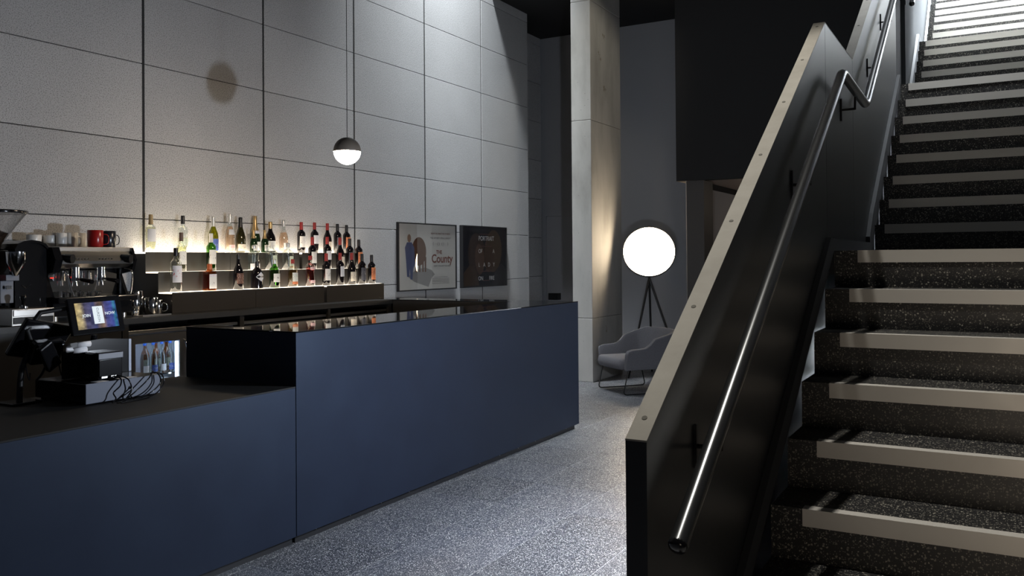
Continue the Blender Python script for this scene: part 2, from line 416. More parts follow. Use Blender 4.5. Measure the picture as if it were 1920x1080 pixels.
# ceiling, then unseen slabs that shape the skylight
B().box(-7.2, -.75, 9.45, 12.0, 4.89, 5.6).obj('ceiling', M['blackpaint'], kind='structure')
cb_ = B(); cb_.box(-7.2, 1.6, -4.5, 6.9, 6.6, 6.9); cb_.box(-4.85, 1.6, 6.9, 9.45, 6.6, 6.9); cb_.obj('ceiling_bar_blocker', M['blackpaint'], kind='structure')  # unseen slab shaped to hold the skylight in, leaving a wall slot
B().box(-.75, 1.6, 7.7, 9.75, 5.2, 5.4).obj('ceiling_stair_blocker', M['blackpaint'], kind='structure')  # unseen slab added, its edge keeps skylight off the lower steps
B().box(1.35, 1.5, 1.2, 15, 0, 9).obj('wall_right', M['plaster'], kind='structure')
# black hanging volume beside the stairs, soffit, nib wall and passage behind
bv = B().box(-3.385, -.76, 10.0, 10.12, 2.415, 7.5).obj('wall_bulkhead', M['blackpaint'], kind='structure')
B().box(-3.385, -.76, 10.12, 15.0, 2.43, 2.439).obj('ceiling_soffit', M['warmsoffit'], kind='structure')
B().box(-3.385, -3.365, 10.12, 11.69, 2.415, 2.43).obj('soffit_edge', M['steel'], bv)
nb = B().box(-3.27, -3.055, 10.03, 10.40, 0, 2.414).obj('wall_nib', M['darkpanel'], kind='structure')
B().box(-3.276, -3.27, 10.03, 10.06, 0, 2.414).obj('edge_strip', M['steel'], nb)
B().box(-3.26, -3.18, 10.40, 15.0, 0, 2.355).obj('wall_passage', M['plaster'], kind='structure')
B().box(-3.27, -3.172, 10.40, 15.0, 2.356, 2.428).obj('trim_2', M['blackpaint'], kind='structure')
B().box(-.82, -.757, 10.13, 15.0, 0, 2.43).obj('wall_under_stair_blocker', M['plaster'], kind='structure')  # unseen wall added to keep stair daylight out of the passage
for j in range(20, 26):
    for i in range(-3, 2):
        o = bpy.data.objects.new('tile', tile_me); o.location = (-1.672+.5*i+.25, 2.75+.5*(j-1), 0); link(o, fl)
# concrete column cast in lifts
co = B().box(-4.487, -4.239, 9.384, 10.308, 0, 4.89).obj('column', M['plug'], kind='structure')
for z0, z1 in ((0, .7635), (.7665, 3.1535), (3.1565, 4.60), (4.603, 4.889)):
    B().box(-4.493, -4.233, 9.378, 10.314, z0, z1, .006).obj('concrete_lift', M['concrete'], co)

# ================================================================== STAIRCASE
R, = (.1677,)
ny = {k: 2.854+.2625*(k-4) for k in range(1, 10)}
for k in range(10, 18): ny[k] = 5.67+.2515*(k-10)
for i, (y, z) in enumerate(((8.82, 3.20), (9.04, 3.35), (9.22, 3.49), (9.40, 3.62))): ny[19+i] = y
nz = {k: R*k for k in range(1, 18)}
nz.update({18: 3.03, 19: 3.205, 20: 3.352, 21: 3.493, 22: 3.622}); ny[18] = 8.58
y4 = [10.35, 10.53, 10.72, 10.88, 11.0, 11.16, 11.34, 11.52, 11.70]
z4 = [3.80, 3.955, 4.088, 4.216, 4.323, 4.444, 4.575, 4.70, 4.83]
for i in range(9): ny[23+i] = y4[i]; nz[23+i] = z4[i]
st = empty('staircase', (0, 1.9, 0), 0, 'black terrazzo staircase with aluminium nosings rising away along the right', 'staircase')
def kid(o): o.matrix_parent_inverse = Matrix.Translation((0, -1.9, 0)); return o
last = max(ny)
for k in range(1, last+1):
    y1 = ny[k+1] if k < last else ny[k]+.6
    zb = nz[k-1]-.02 if k > 1 else 0.
    deep = y1-ny[k]+.012
    s = B().box(-.656, 1.30, ny[k]+.002, ny[k]+deep, zb if k > 1 else .0, nz[k]-.0005).obj('landing' if deep > .6 else 'step', M['stairstone'], st); kid(s)
    x0 = -.556 if k < 10 else -.600
    nsg = B(); nsg.prism([(ny[k]-.003, nz[k]-.055), (ny[k]+.002, nz[k]-.055), (ny[k]+.002, nz[k]-.002), (ny[k]+.042, nz[k]-.002), (ny[k]+.042, nz[k]+.001), (ny[k]-.003, nz[k]+.001)], x0, 1.2)
    n = nsg.obj('nosing', M['nosing'], s)
# skirting on the stair wall
sk = B()
sk.prism([(1.95, .0), (2.05, .17), (4.16, 1.51), (4.16, 1.57), (4.08, 1.57), (1.84, .12), (1.84, 0)], -.679, -.656)
sk.prism([(4.16, 1.40), (5.44, 1.40), (5.44, 1.565), (4.16, 1.565)], -.679, -.656)
sk.prism([(5.44, 1.45), (5.66, 1.62), (7.43, 2.80), (7.43, 2.925), (7.40, 2.925), (5.60, 1.745), (5.44, 1.60)], -.679, -.656)
kid(sk.obj('skirting', M['stringer'], st))
sk2 = B(); sk2.prism([(8.45, 2.85), (9.42, 3.60), (10.28, 3.62), (11.7, 4.8), (11.7, 4.9), (10.25, 3.70), (9.40, 3.70), (8.45, 3.0)], -.679, -.656)
kid(sk2.obj('skirting', M['stringer'], st))

# stair wall (parapet) of blackened steel with raw edge capping
pw = empty('stair_parapet', (-.705, 1.79, 0), 0, 'black steel stair parapet with pale tan top edge and screw holes', 'parapet')
def kp(o): o.matrix_parent_inverse = Matrix.Translation((.705, -1.79, 0)); return o
X0, X1 = -.73, -.68
segs = [[(1.79, 0), (1.79, 1.073), (4.123, 2.560), (4.123, 0)],
        [(4.127, 0), (4.127, 2.560), (4.977, 2.556), (4.977, 0)],
        [(4.981, 0), (4.981, 2.556), (7.36, 4.083), (7.36, 0)]]
for pg in segs: kp(B().prism(pg, X0, X1).obj('wall_panel', M['steelblack'], pw))
def cap(p, q, nm='edge_cap'):
    (a, b), (c, d) = p, q
    o = kp(B().prism([(a, b), (c, d), (c, d+.004), (a, b+.004)], X0-.0005, X1+.0005).obj(nm, M['capmat'], pw))
    return o
c1 = cap((1.79, 1.073), (4.125, 2.560)); c2 = cap((4.125, 2.560), (4.979, 2.556)); c3 = cap((4.979, 2.556), (7.36, 4.083))
sl = math.atan2(2.560-1.073, 4.125-1.79)
for c, (ya, za), lst in ((c1, (1.79, 1.077), (1.85, 2.22, 2.60, 2.98, 3.36, 3.73, 4.08)), (c3, (4.979, 2.560), (5.45, 5.85, 6.3, 6.75, 7.2))):
    for y in lst:
        z = za+(y-ya)*math.tan(sl if c is c1 else math.atan2(1.527, 2.381))
        nv = Vector((0, -math.sin(sl), math.cos(sl)))
        p = Vector((-.707, y, z))
        o = B().cyl(p-nv*.002, p+nv*.0012, .0065, seg=14).obj('screw_hole', M['plug'], c)
# black sheet standing for a dark gap, and the upper stair wall
B().box(-.79, -.735, 7.37, 8.40, 2.2, 6.7).obj('wall_stair_gap', M['blackpaint'], kind='structure')
B().box(-.75, -.70, 8.40, 14, 2.4, 6.7).obj('wall_stair_upper', M['steelupper'], kind='structure')
# handrails
def handrail(label, pts, brs):
    h = empty('handrail', pts[0], 0, label, 'handrail')
    inv = Matrix.Translation(-Vector(pts[0]))
    pp = [Vector(pts[0])]
    for i in range(1, len(pts)-1):
        a, b, c = Vector(pts[i-1]), Vector(pts[i]), Vector(pts[i+1])
        pp += arc(b+(a-b).normalized()*.05, b, b+(c-b).normalized()*.05, 5)
    pp.append(Vector(pts[-1]))
    B().tube(pp, .0225, 20).obj('rail_tube', M['rail'], h, smooth=50).matrix_parent_inverse = inv
    dv = (pp[0]-pp[1]).normalized(); mt_ = Matrix.Translation(pp[0]-dv*.002) @ dv.to_track_quat('Z', 'Y').to_matrix().to_4x4()
    B().lathe([(0, .0226), (.004, .0222), (.010, .019), (.014, .012), (.016, 0)], 18, mtx=mt_).obj('end_plug', M['plastic'], h, smooth=60).matrix_parent_inverse = inv  # black plug added so the lit rail end stays dark
    for y, z, dz in brs:
        q = B(); xw = X1 if y < 7.4 else -.70
        q.box(xw, xw+.008, y-.007, y+.007, z-.055, z+.055); q.cyl((xw+.004, y, z), (-.612, y, z), .006, seg=10); q.cyl((-.612, y, z-.005), (-.61, y, z+dz), .006, seg=10)
        q.obj('bracket', M['lampblack'], h).matrix_parent_inverse = inv
handrail('dark steel tube handrail with a bend along the lower stair wall', [(-.61, 1.79, .857), (-.61, 4.144, 2.325), (-.61, 4.94, 2.30), (-.61, 7.25, 3.78)],
         [(2.13, 1.0, .05), (3.345, 1.755, .05), (4.55, 2.22, .06), (5.58, 2.63, .05), (6.30, 3.08, .05)])
handrail('short lower end of the upper steel handrail beyond the dark gap', [(-.61, 7.98, 3.63), (-.61, 10.6, 5.3)], [(8.42, 3.80, .06), (9.8, 4.68, .06)])

# ================================================================== BAR COUNTERS
FX = -3.197
bar = empty('bar_counter', (-3.6, 5.0, 0), 0, 'tall navy black bar counter with a glossy black glass top', 'bar counter')
bi = Matrix.Translation((3.6, -5.0, 0))
def kb(o): o.matrix_parent_inverse = bi; return o
kb(B().box(FX-.03, FX, 3.325, 6.778, .043, 1.103).obj('front_panel', M['laminate'], bar))
kb(B().box(-4.04, FX-.0305, 3.325, 3.36, .043, 1.103).obj('end_panel', M['laminate'], bar))
kb(B().box(-5.64, FX-.0305, 6.748, 6.778, .043, 1.103).obj('rear_panel', M['laminate'], bar))
gt = B(); gt.box(-3.70, FX+.001, 3.323, 6.78, 1.1035, 1.111, .0015); gt.box(-4.042, -3.702, 3.323, 3.44, 1.1035, 1.111, .0015); gt.box(-5.195, -3.702, 6.49, 6.78, 1.1035, 1.111, .0015); gt.box(-5.64, -5.1955, 6.614, 6.78, 1.1035, 1.111, .0015)
kb(gt.obj('glass_top', M['glassblack'], bar))
inn = B(); inn.box(-3.70, -3.66, 3.44, 6.49, .9, 1.103); inn.box(-5.0, -3.70, 6.49, 6.52, 0.9, 1.103)
kb(inn.obj('inner_apron', M['benchblack'], bar))
kk = B(); kk.box(-4.0, FX-.028, 3.34, 6.745, 0, .043); kk.box(-5.6, -4.0, 6.70, 6.745, 0, .043); kb(kk.obj('plinth', M['kick'], bar))
ksc = B()
for i in range(12): ksc.cyl((FX-.028, 3.5+.28*i, .03), (FX-.0265, 3.5+.28*i, .03), .003, seg=8)
kb(ksc.obj('plinth_screws', M['steel'], bar, kind='stuff'))
low = empty('service_counter', (-3.6, 2.4, 0), 0, 'lower navy black service counter in front, with the till on it', 'service counter')
li = Matrix.Translation((3.6, -2.4, 0))
def kl(o): o.matrix_parent_inverse = li; return o
kl(B().box(FX-.03, FX, -.6, 3.319, .043, .817).obj('front_panel', M['laminate'], low))
kl(B().box(-4.10, FX+.0008, -.6, 3.320, .8175, .825, .001).obj('worktop', M['worktop'], low))
kl(B().box(-4.0, FX-.028, -.6, 3.319, 0, .043).obj('plinth', M['kick'], low))
kl(B().box(-4.09, -4.06, -.6, 3.30, .1, .817).obj('rear_panel', M['benchblack'], low))

# back bench under the bottle shelves
bb = empty('back_bench', (-5.3, 4.0, 0), 0, 'long black back bench along the panelled wall behind the bar', 'bench')
bbi = Matrix.Translation((5.3, -4.0, 0))
def kbb(o): o.matrix_parent_inverse = bbi; return o
kbb(B().box(WX+.002, -5.0, .3, 6.488, 1.07, 1.109, .001).box(WX+.002, -5.197, 6.487, 6.612, 1.07, 1.109).obj('worktop', M['benchblack'], bb))
for y0, y1 in ((3.62, 3.665), (4.621, 4.663), (5.607, 5.635), (6.44, 6.488)):
    kbb(B().box(-5.60, -5.015, y0, y1, .0, 1.07).obj('post', M['benchblack'], bb))
kbb(B().box(-5.06, -5.02, .3, 3.615, .06, 1.07).obj('front_panel', M['benchblack'], bb))
kbb(B().box(-5.62, -5.60, 3.665, 6.44, .0, 1.07).obj('back_panel', M['kick'], bb))

# fridges in the bench bays; the first one is lit and stocked
def fridge(y0, y1, lit, label):
    f = empty('bar_fridge', (-5.3, (y0+y1)/2, 0), 0, label, 'fridge', None)
    iv = Matrix.Translation((5.3, -(y0+y1)/2, 0))
    def k(o, p=f): o.parent = p; o.matrix_parent_inverse = iv; return o
    ym = (y0+y1)/2
    c = B(); c.box(-5.58, -5.55, y0, y1, .10, .995); c.box(-5.55, -5.08, y0, y0+.025, .10, .995); c.box(-5.55, -5.08, y1-.025, y1, .10, .995)
    c.box(-5.55, -5.08, y0+.025, y1-.025, .10, .14); c.box(-5.55, -5.08, y0+.025, y1-.025, .96, .995); c.box(-5.54, -5.08, ym-.012, ym+.012, .14, .96) if not lit else None
    k(c.obj('cabinet', M['fridgewhite'] if lit else M['kick'], f))
    k(B().box(-5.08, -5.03, y0, y1, 1.0, 1.022, .002).obj('top_rail', M['steel'], f))
    k(B().box(-5.5, -5.06, y0+.02, y1-.02, 0, .10).obj('foot_plinth', M['kick'], f))
    sh = B()
    for z in (.42, .70): sh.box(-5.52, -5.10, y0+.03, y1-.03, z-.008, z)
    k(sh.obj('shelf', M['chrome'], f))
    for d, (a, b) in enumerate(((y0, ym-.002), (ym+.002, y1))):
        w = .055
        for nm, poly in (('door_rail', [(a, .985), (b, .985), (b-w, .985-w), (a+w, .985-w)]), ('door_stile', [(b, .985), (b, .12), (b-w, .12+w), (b-w, .985-w)]),
                         ('door_rail', [(b, .12), (a, .12), (a+w, .12+w), (b-w, .12+w)]), ('door_stile', [(a, .12), (a, .985), (a+w, .985-w), (a+w, .12+w)])):
            k(B().prism(poly, -5.075, -5.035).obj(nm, M['steel'], f))
        k(B().box(-5.062, -5.058, a+w, b-w, .12+w, .985-w).obj('door_pane', M['pane'] if lit else M['glassblack'], f))
        hy = b-.022 if d == 0 else a+.022
        hp = smoothpath([(-5.035, hy, .93), (-5.005, hy, .90), (-4.99, hy, .78), (-5.005, hy, .66), (-5.035, hy, .63)], 8)
        k(B().tube(hp, .007, 10).obj('handle', M['chrome'], f, smooth=60))
        if lit and d == 0:
            k(B().box(-5.072, -5.063, b-w-.010, b-w-.001, .18, .92).obj('light_strip', M['fridgeglow'], f))
            k(B().box(-5.13, -5.11, a+w+.01, y1-.05, .953, .959).obj('light_strip', M['fridgeglow'], f))
    return f
fr1 = fridge(3.675, 4.612, True, 'lit glass door fridge of clear bottles under the back bench')
fridge(4.675, 5.597, False, 'dark steel framed fridge under the middle of the bottle shelves')
fridge(5.645, 6.43, False, 'dark steel framed fridge at the far end under the back bench')

# stepped, lit bottle shelves
TX = [(-5.199, 1.258), (-5.350, 1.408), (-5.492, 1.555)]
def shelf_unit(y0, y1, label):
    u = empty('bottle_shelf', (-5.4, (y0+y1)/2, 1.11), 0, label, 'shelf')
    iv = Matrix.Translation((5.4, -(y0+y1)/2, -1.11))
    def k(o): o.matrix_parent_inverse = iv; return o
    xb = WX+.001
    k(B().prism([(xb, 1.1095), (-5.206, 1.1095), (-5.206, 1.248), (-5.358, 1.248), (-5.358, 1.398), (-5.500, 1.398), (-5.500, 1.545), (xb, 1.545)], y0+.003, y1-.003, 'Y').obj('carcass', M['benchblack'], u))
    k(B().box(-5.206, -5.200, y0, y1, 1.1095, 1.250).obj('front_panel', M['shelfbronze'], u))
    k(B().box(-5.358, -5.351, y0, y1, 1.2585, 1.400).obj('riser', M['riser'], u))
    k(B().box(-5.500, -5.493, y0, y1, 1.4085, 1.547).obj('riser', M['riser'], u))
    for (xf, z), xk in zip(TX, (-5.3505, -5.4925, xb)):
        k(B().box(xk, xf-.004, y0+.002, y1-.002, z-.008, z).obj('lit_top', M['shelfglow' if z > 1.5 else 'shelfglowlow'], u))
        k(B().box(xf-.0038, xf, y0, y1, z-.008, z+.0006).obj('front_lip', M['riser'], u))
    return u
shelf_unit(4.157, 4.958, 'stepped bottle shelf nearest the coffee machine, lit from below')
shelf_unit(4.961, 5.762, 'middle stepped bottle shelf with the gins and champagnes')
shelf_unit(5.798, 6.61, 'far stepped bottle shelf full of red wines')

# ================================================================== BOTTLES
PROF = {
 'bordeaux': [(0,0),(0,.034),(.012,.0375),(.60,.0375),(.655,.0355),(.70,.027),(.735,.0175),(.76,.0150),(.985,.0145),(1,.0135),(1,0)],
 'burgundy': [(0,0),(0,.036),(.012,.040),(.42,.041),(.50,.0385),(.58,.032),(.66,.022),(.72,.0165),(.78,.0148),(.985,.0145),(1,.0135),(1,0)],
 'champagne': [(0,0),(0,.038),(.015,.043),(.38,.0435),(.47,.040),(.58,.031),(.68,.0215),(.76,.0165),(.87,.0155),(.985,.0155),(1,.014),(1,0)],
 'spirit': [(0,0),(0,.036),(.012,.039),(.62,.039),(.67,.037),(.72,.029),(.755,.0185),(.79,.0150),(.985,.0150),(1,.014),(1,0)],
 'squat': [(0,0),(0,.040),(.02,.045),(.60,.045),(.66,.0425),(.72,.032),(.76,.020),(.80,.0155),(.985,.0155),(1,.0145),(1,0)],
 'round': [(0,0),(0,.044),(.02,.050),(.50,.050),(.60,.047),(.68,.036),(.74,.022),(.79,.0155),(.985,.0155),(1,.0145),(1,0)],
 'jar': [(0,0),(0,.036),(.015,.0395),(.60,.0395),(.665,.0395),(.715,.033),(.75,.021),(.80,.0160),(.985,.0160),(1,.015),(1,0)],
}
def lookup(P, t):
    for (a, ra), (b, rb) in zip(P, P[1:]):
        if a <= t <= b and b > a: return ra+(rb-ra)*(t-a)/(b-a)
    return P[-2][1]
def bottle(x, y, z, h, shape, glass, cap, cap0, label, labels=(), liquid=None, fill=.7, sq=0., group=None, rs=1., name='bottle', cat='bottle', seg=22):
    P = PROF[shape]; e = empty(name, (x, y, z+.0005), random.uniform(-.08, .08), label, cat, group)
    sqf = (lambda zz: sq if zz < .72*h else 0.) if sq else None
    B().lathe([(t*h, r*rs) for t, r in P], seg, sq=sqf, a0=PI/seg).obj('glass', glass, e, smooth=50)
    cr = [(cap0*h, lookup(P, cap0)*rs*1.06)] + [(t*h, lookup(P, t)*rs*1.06) for t in (cap0+(1-cap0)*.3, cap0+(1-cap0)*.6, .985)] + [(1.004*h, .0135*rs), (1.004*h, 0)]
    B().lathe(cr, 16).obj('capsule', CAPM[cap], e, smooth=50)
    if liquid:
        lp = [(.02*h, 0), (.02*h, .9*rs*lookup(P, .05))] + [(t*h, .92*rs*lookup(P, t)) for t in [.03+(fill-.03)*i/8 for i in range(9)]] + [(fill*h, 0)]
        B().lathe(lp, 18, sq=sqf, a0=PI/18).obj('liquid', liquid, e, smooth=50)
    for (t0, t1, lm, half, *extra) in labels:
        bm = bmesh.new(); uv = bm.loops.layers.uv.new(); n = 10; rows = 3; vs = []
        cen = extra[0] if extra else 0.
        for j in range(rows+1):
            t = t0+(t1-t0)*j/rows; r = lookup(P, t)*rs*1.012+.0004; row = []
            for i in range(n+1):
                a = math.radians(cen-half+2*half*i/n); kq = 1.
                if sq: ca, sa = abs(math.cos(a)), abs(math.sin(a)); kq = 1+sq*(1/((ca**8+sa**8)**.125)-1)
                row.append(bm.verts.new((r*kq*math.cos(a), r*kq*math.sin(a), t*h)))
            vs.append(row)
        for j in range(rows):
            for i in range(n):
                fc = bm.faces.new((vs[j][i], vs[j][i+1], vs[j+1][i+1], vs[j+1][i]))
                for lp_, (u, v) in zip(fc.loops, ((i, j), (i+1, j), (i+1, j+1), (i, j+1))): lp_[uv].uv = (u/n, v/rows)
        me = bpy.data.meshes.new('label'); bm.to_mesh(me); bm.free(); me.materials.append(LM[lm])
        for p in me.polygons: p.use_smooth = True
        link(bpy.data.objects.new('paper_label', me), e)
    return e
z1, z2, z3 = 1.258, 1.408, 1.555
G3, G2, G1 = 'bottles on the top shelf', 'bottles on the middle shelf', 'bottles on the bottom shelf'
D = M['darkglass']
# top shelf
bottle(-5.57, 4.262, z3, .285, 'bordeaux', M['clear'], 'tan', .74, 'clear bottle of white wine with tan cap, first on the top shelf', [(.28,.62,'plain',62,-12)], M['winewhite'], .66, group=G3)
bottle(-5.57, 4.554, z3, .288, 'bordeaux', M['clear'], 'black', .78, 'clear bottle of pale wine with black cap and green lower label', [(.18,.38,'green',50)], M['winewhite'], .40, group=G3)
bottle(-5.57, 4.854, z3, .294, 'burgundy', M['oliveglass'], 'silver', .72, 'olive green wine bottle with silver cap and blue label', [(.05,.38,'blue',55)], M['winewhite'], .60, group=G3)
bottle(-5.57, 5.027, z3, .322, 'burgundy', M['clear'], 'silver', .78, 'tall rose bottle with silver cap, left of the dark sparkling bottle', [(.08,.20,'pink',45), (.46,.60,'plain',50)], M['winerose'], .68, group=G3)
bottle(-5.57, 5.142, z3, .298, 'champagne', M['browngl'], 'black', .72, 'dark olive sparkling wine bottle with black cap and cream label', [(.05,.24,'cream',70)], group=G3)
bottle(-5.535, 5.255, z3, .196, 'champagne', M['darkgreen'], 'gold', .62, 'small gold topped champagne bottle, left one of the small pair', [(.08,.34,'white',45)], rs=.75, group=G3)
bottle(-5.60, 5.335, z3, .318, 'champagne', M['darkgreen'], 'gold', .60, 'full size champagne bottle with long gold foil top', [(.06,.30,'white',50), (.52,.60,'redw',40)], group=G3)
bottle(-5.535, 5.383, z3, .196, 'champagne', M['darkgreen'], 'gold', .62, 'small gold topped champagne bottle, right one of the small pair', [(.08,.34,'white',45)], rs=.75, group=G3)
bottle(-5.57, 5.483, z3, .272, 'burgundy', D, 'gold', .78, 'dark broad shouldered bottle with gold top and white label', [(.06,.38,'white',60)], rs=1.12, group=G3)
bottle(-5.57, 5.645, z3, .294, 'burgundy', M['clear'], 'silver', .80, 'pale rose bottle standing alone left of the red wines', [(.10,.30,'white',45)], M['winerose'], .62, group=G3)
G3r = 'red wines along the shelves'
bottle(-5.57, 5.868, z3, .283, 'bordeaux', D, 'red', .75, 'red capped wine with large white label, first red on the top shelf', [(.18,.54,'white',62)], group=G3)
bottle(-5.57, 6.044, z3, .285, 'bordeaux', D, 'red', .77, 'red capped wine with silver and white label, second red on the top shelf', [(.30,.58,'plain',55)], group=G3)
bottle(-5.57, 6.220, z3, .283, 'burgundy', D, 'red', .77, 'sloping shouldered red capped wine, third red on the top shelf', [(.10,.38,'cream',60)], group=G3)
bottle(-5.57, 6.364, z3, .282, 'bordeaux', D, 'black', .76, 'black capped wine with charcoal label on the top shelf', [(.12,.54,'dark',58)], group=G3)
bottle(-5.57, 6.497, z3, .276, 'bordeaux', D, 'black', .76, 'orange labelled wine at the far end of the top shelf', [(.14,.56,'orange',55)], group=G3)
# middle shelf
bottle(-5.42, 4.416, z2, .296, 'bordeaux', M['clear'], 'brown', .78, 'white wine with brown cap behind the clear vodka bottle', [(.18,.52,'white',55)], M['winewhite'], .64, group=G2)
bottle(-5.42, 4.701, z2, .296, 'bordeaux', M['greenglass'], 'white', .76, 'bright green wine bottle with white label and white cap', [(.18,.56,'white',62)], group=G2)
bottle(-5.42, 5.148, z2, .208, 'squat', M['clear'], 'silver', .86, 'round clear gin bottle with faceted shoulders, left of the three clear gins', [(.02,.26,'plain',75,-10)], M['clearliq'], .62, sq=.25, group=G2)
bottle(-5.42, 5.347, z2, .236, 'squat', M['clear'], 'white', .80, 'square clear gin bottle with printed label, middle of the three clear gins', [(.12,.52,'green',30)], M['clearliq'], .64, sq=.55, group=G2)
bottle(-5.42, 5.544, z2, .230, 'squat', M['clear'], 'silver', .86, 'square clear gin bottle with silver cap, right of the three clear gins', [(.12,.50,'green',28)], M['clearliq'], .64, sq=.55, group=G2)
bottle(-5.42, 5.852, z2, .288, 'bordeaux', D, 'red', .75, 'red capped wine with large white label, first red on the middle shelf', [(.18,.54,'white',62)], group=G2)
bottle(-5.42, 6.051, z2, .294, 'bordeaux', D, 'red', .77, 'red capped wine with silver and white label, second red on the middle shelf', [(.28,.56,'plain',55)], group=G2)
bottle(-5.42, 6.229, z2, .290, 'burgundy', D, 'red', .77, 'sloping shouldered red capped wine, third red on the middle shelf', [(.10,.38,'cream',60)], group=G2)
bottle(-5.42, 6.367, z2, .284, 'bordeaux', D, 'black', .76, 'black capped wine with charcoal label on the middle shelf', [(.12,.54,'dark',58)], group=G2)
bottle(-5.42, 6.501, z2, .276, 'bordeaux', D, 'black', .76, 'orange labelled wine at the far end of the middle shelf', [(.14,.56,'orange',55)], group=G2)
# bottom shelf
bottle(-5.27, 4.246, z1, .325, 'spirit', M['clear'], 'black', .82, 'clear vodka bottle with black cap and red and white label, nearest bottle', [(.22,.60,'redw',68)], rs=1.05, group=G1)
bottle(-5.27, 4.555, z1, .205, 'jar', M['orangeliq'], 'orange', .78, 'square orange brown liqueur bottle with white label and orange cap', [(.08,.50,'white',40), (.50,.62,'redw',40)], M['orangeliq'], .60, sq=.7, rs=1.12, group=G1)
bottle(-5.27, 4.841, z1, .280, 'burgundy', M['darkglass'], 'black', .86, 'dark cream liqueur bottle with brown picture label', [(.16,.46,'cow',60)], group=G1)
hb = bottle(-5.27, 5.039, z1, .222, 'round', D, 'black', .82, 'squat black gin bottle with a white diamond label', group=G1)
bottle(-5.27, 5.234, z1, .238, 'squat', M['greenglass'], 'silver', .84, 'green gin bottle with round red seal and white label', [(.20,.50,'white',55), (.62,.70,'redw',18,20)], M['greenglass'], .3, rs=.95, group=G1)
bottle(-5.27, 5.446, z1, .238, 'squat', M['clear'], 'red', .84, 'golden gin bottle with red cap and floral label', [(.20,.52,'multi',50), (.10,.20,'orange',50)], M['ginyellow'], .62, rs=.95, group=G1)
bottle(-5.27, 5.662, z1, .268, 'jar', M['clear'], 'red', .86, 'pink gin bottle beside the red wines', [(.54,.63,'pink',45), (.10,.2,'pink',45)], M['ginpink'], .64, rs=1.03, group=G1)
bottle(-5.27, 5.869, z1, .289, 'bordeaux', D, 'red', .76, 'red capped wine with large white label, first red on the bottom shelf', [(.16,.52,'white',62)], group=G1)
bottle(-5.27, 6.056, z1, .294, 'bordeaux', D, 'red', .78, 'red capped wine with narrow white label, second red on the bottom shelf', [(.26,.58,'plain',40)], group=G1)
bottle(-5.27, 6.220, z1, .294, 'burgundy', D, 'red', .78, 'sloping shouldered red capped wine, third red on the bottom shelf', [(.10,.40,'cream',60)], group=G1)
bottle(-5.27, 6.367, z1, .286, 'bordeaux', D, 'black', .76, 'black capped wine with charcoal label on the bottom shelf', [(.12,.54,'dark',58)], group=G1)
bottle(-5.27, 6.511, z1, .276, 'bordeaux', D, 'black', .76, 'orange labelled wine at the far end of the bottom shelf', [(.14,.56,'orange',55)], group=G1)
# diamond label of the black gin
dm = bmesh.new()
pts = [(-50, .43), (0, .26), (50, .43), (0, .62)]; rr = .0512
def hbp(a, t): a = math.radians(a); r = lookup(PROF['round'], t)*1.02+.0006; return (r*math.cos(a), r*math.sin(a), t*.222)
cv = dm.verts.new(hbp(0, .44)); ring = []
for (a0, t0), (a1, t1) in zip(pts, pts[1:]+pts[:1]):
    for i in range(5): ring.append(dm.verts.new(hbp(a0+(a1-a0)*i/5, t0+(t1-t0)*i/5)))
for i in range(len(ring)): dm.faces.new((cv, ring[i], ring[(i+1) % len(ring)]))
dme = bpy.data.meshes.new('diamond_label'); dm.to_mesh(dme); dm.free(); dme.materials.append(LM['plain']); link(bpy.data.objects.new('diamond_label', dme), hb)
INK = mat('dark print', (.03,.03,.035), .7); WHITEINK = mat('white print', (.72,.72,.72), .7)
text('lettering', "HENDRICK'S", .0125, Matrix.Translation((.0526, 0, .097)) @ WALLROT, INK, hb)

# bottles in the fridge
FB = 'clear soft drink bottles in the lit fridge'
for i, (y, d) in enumerate(((3.915, 0), (3.985, 1), (4.055, 2), (4.125, 3))):
    nm = ['first clear drink bottle in the lit fridge, half hidden at the pane edge', 'second clear drink bottle in the lit fridge, blue capped',
          'third clear drink bottle in the lit fridge, blue capped', 'fourth clear drink bottle in the lit fridge, beside the bright strip'][i]
    bottle(-5.16, y-.02, .7005, .232, 'burgundy', M['clear'], 'blue', .86, nm, [(.06,.26,'blue' if i % 2 else 'plain',50)], M['clearliq'], .6, rs=.72, group=FB)
for i, y in enumerate((4.02, 4.11, 4.20)):
    nm = ['amber bottle at the back of the lit fridge, left', 'amber bottle at the back of the lit fridge, middle', 'amber bottle at the back of the lit fridge, right'][i]
    bottle(-5.32, y, .7005, .225, 'burgundy', M['orangeliq'], 'blue', .86, nm, [(.10,.36,'cream',55)], rs=.75, group='amber bottles at the back of the lit fridge')
cart = empty('drink_carton', (-5.17, 4.03, .4205), 0, 'pale milk alternative carton low in the lit fridge', 'carton')
B().box(-.05, .05, -.06, .06, 0, .20, .003).obj('carton_body', M['fridgewhite'], cart); B().prism([(-.05, .2), (.05, .2), (0, .245)], -.06, .06, 'Y').obj('gable_top', M['fridgewhite'], cart)
text('lettering', 'olpro', .045, Matrix.Translation((.0503, 0, .165)) @ WALLROT, mat('purple print', (.09,.03,.13), .7), cart)

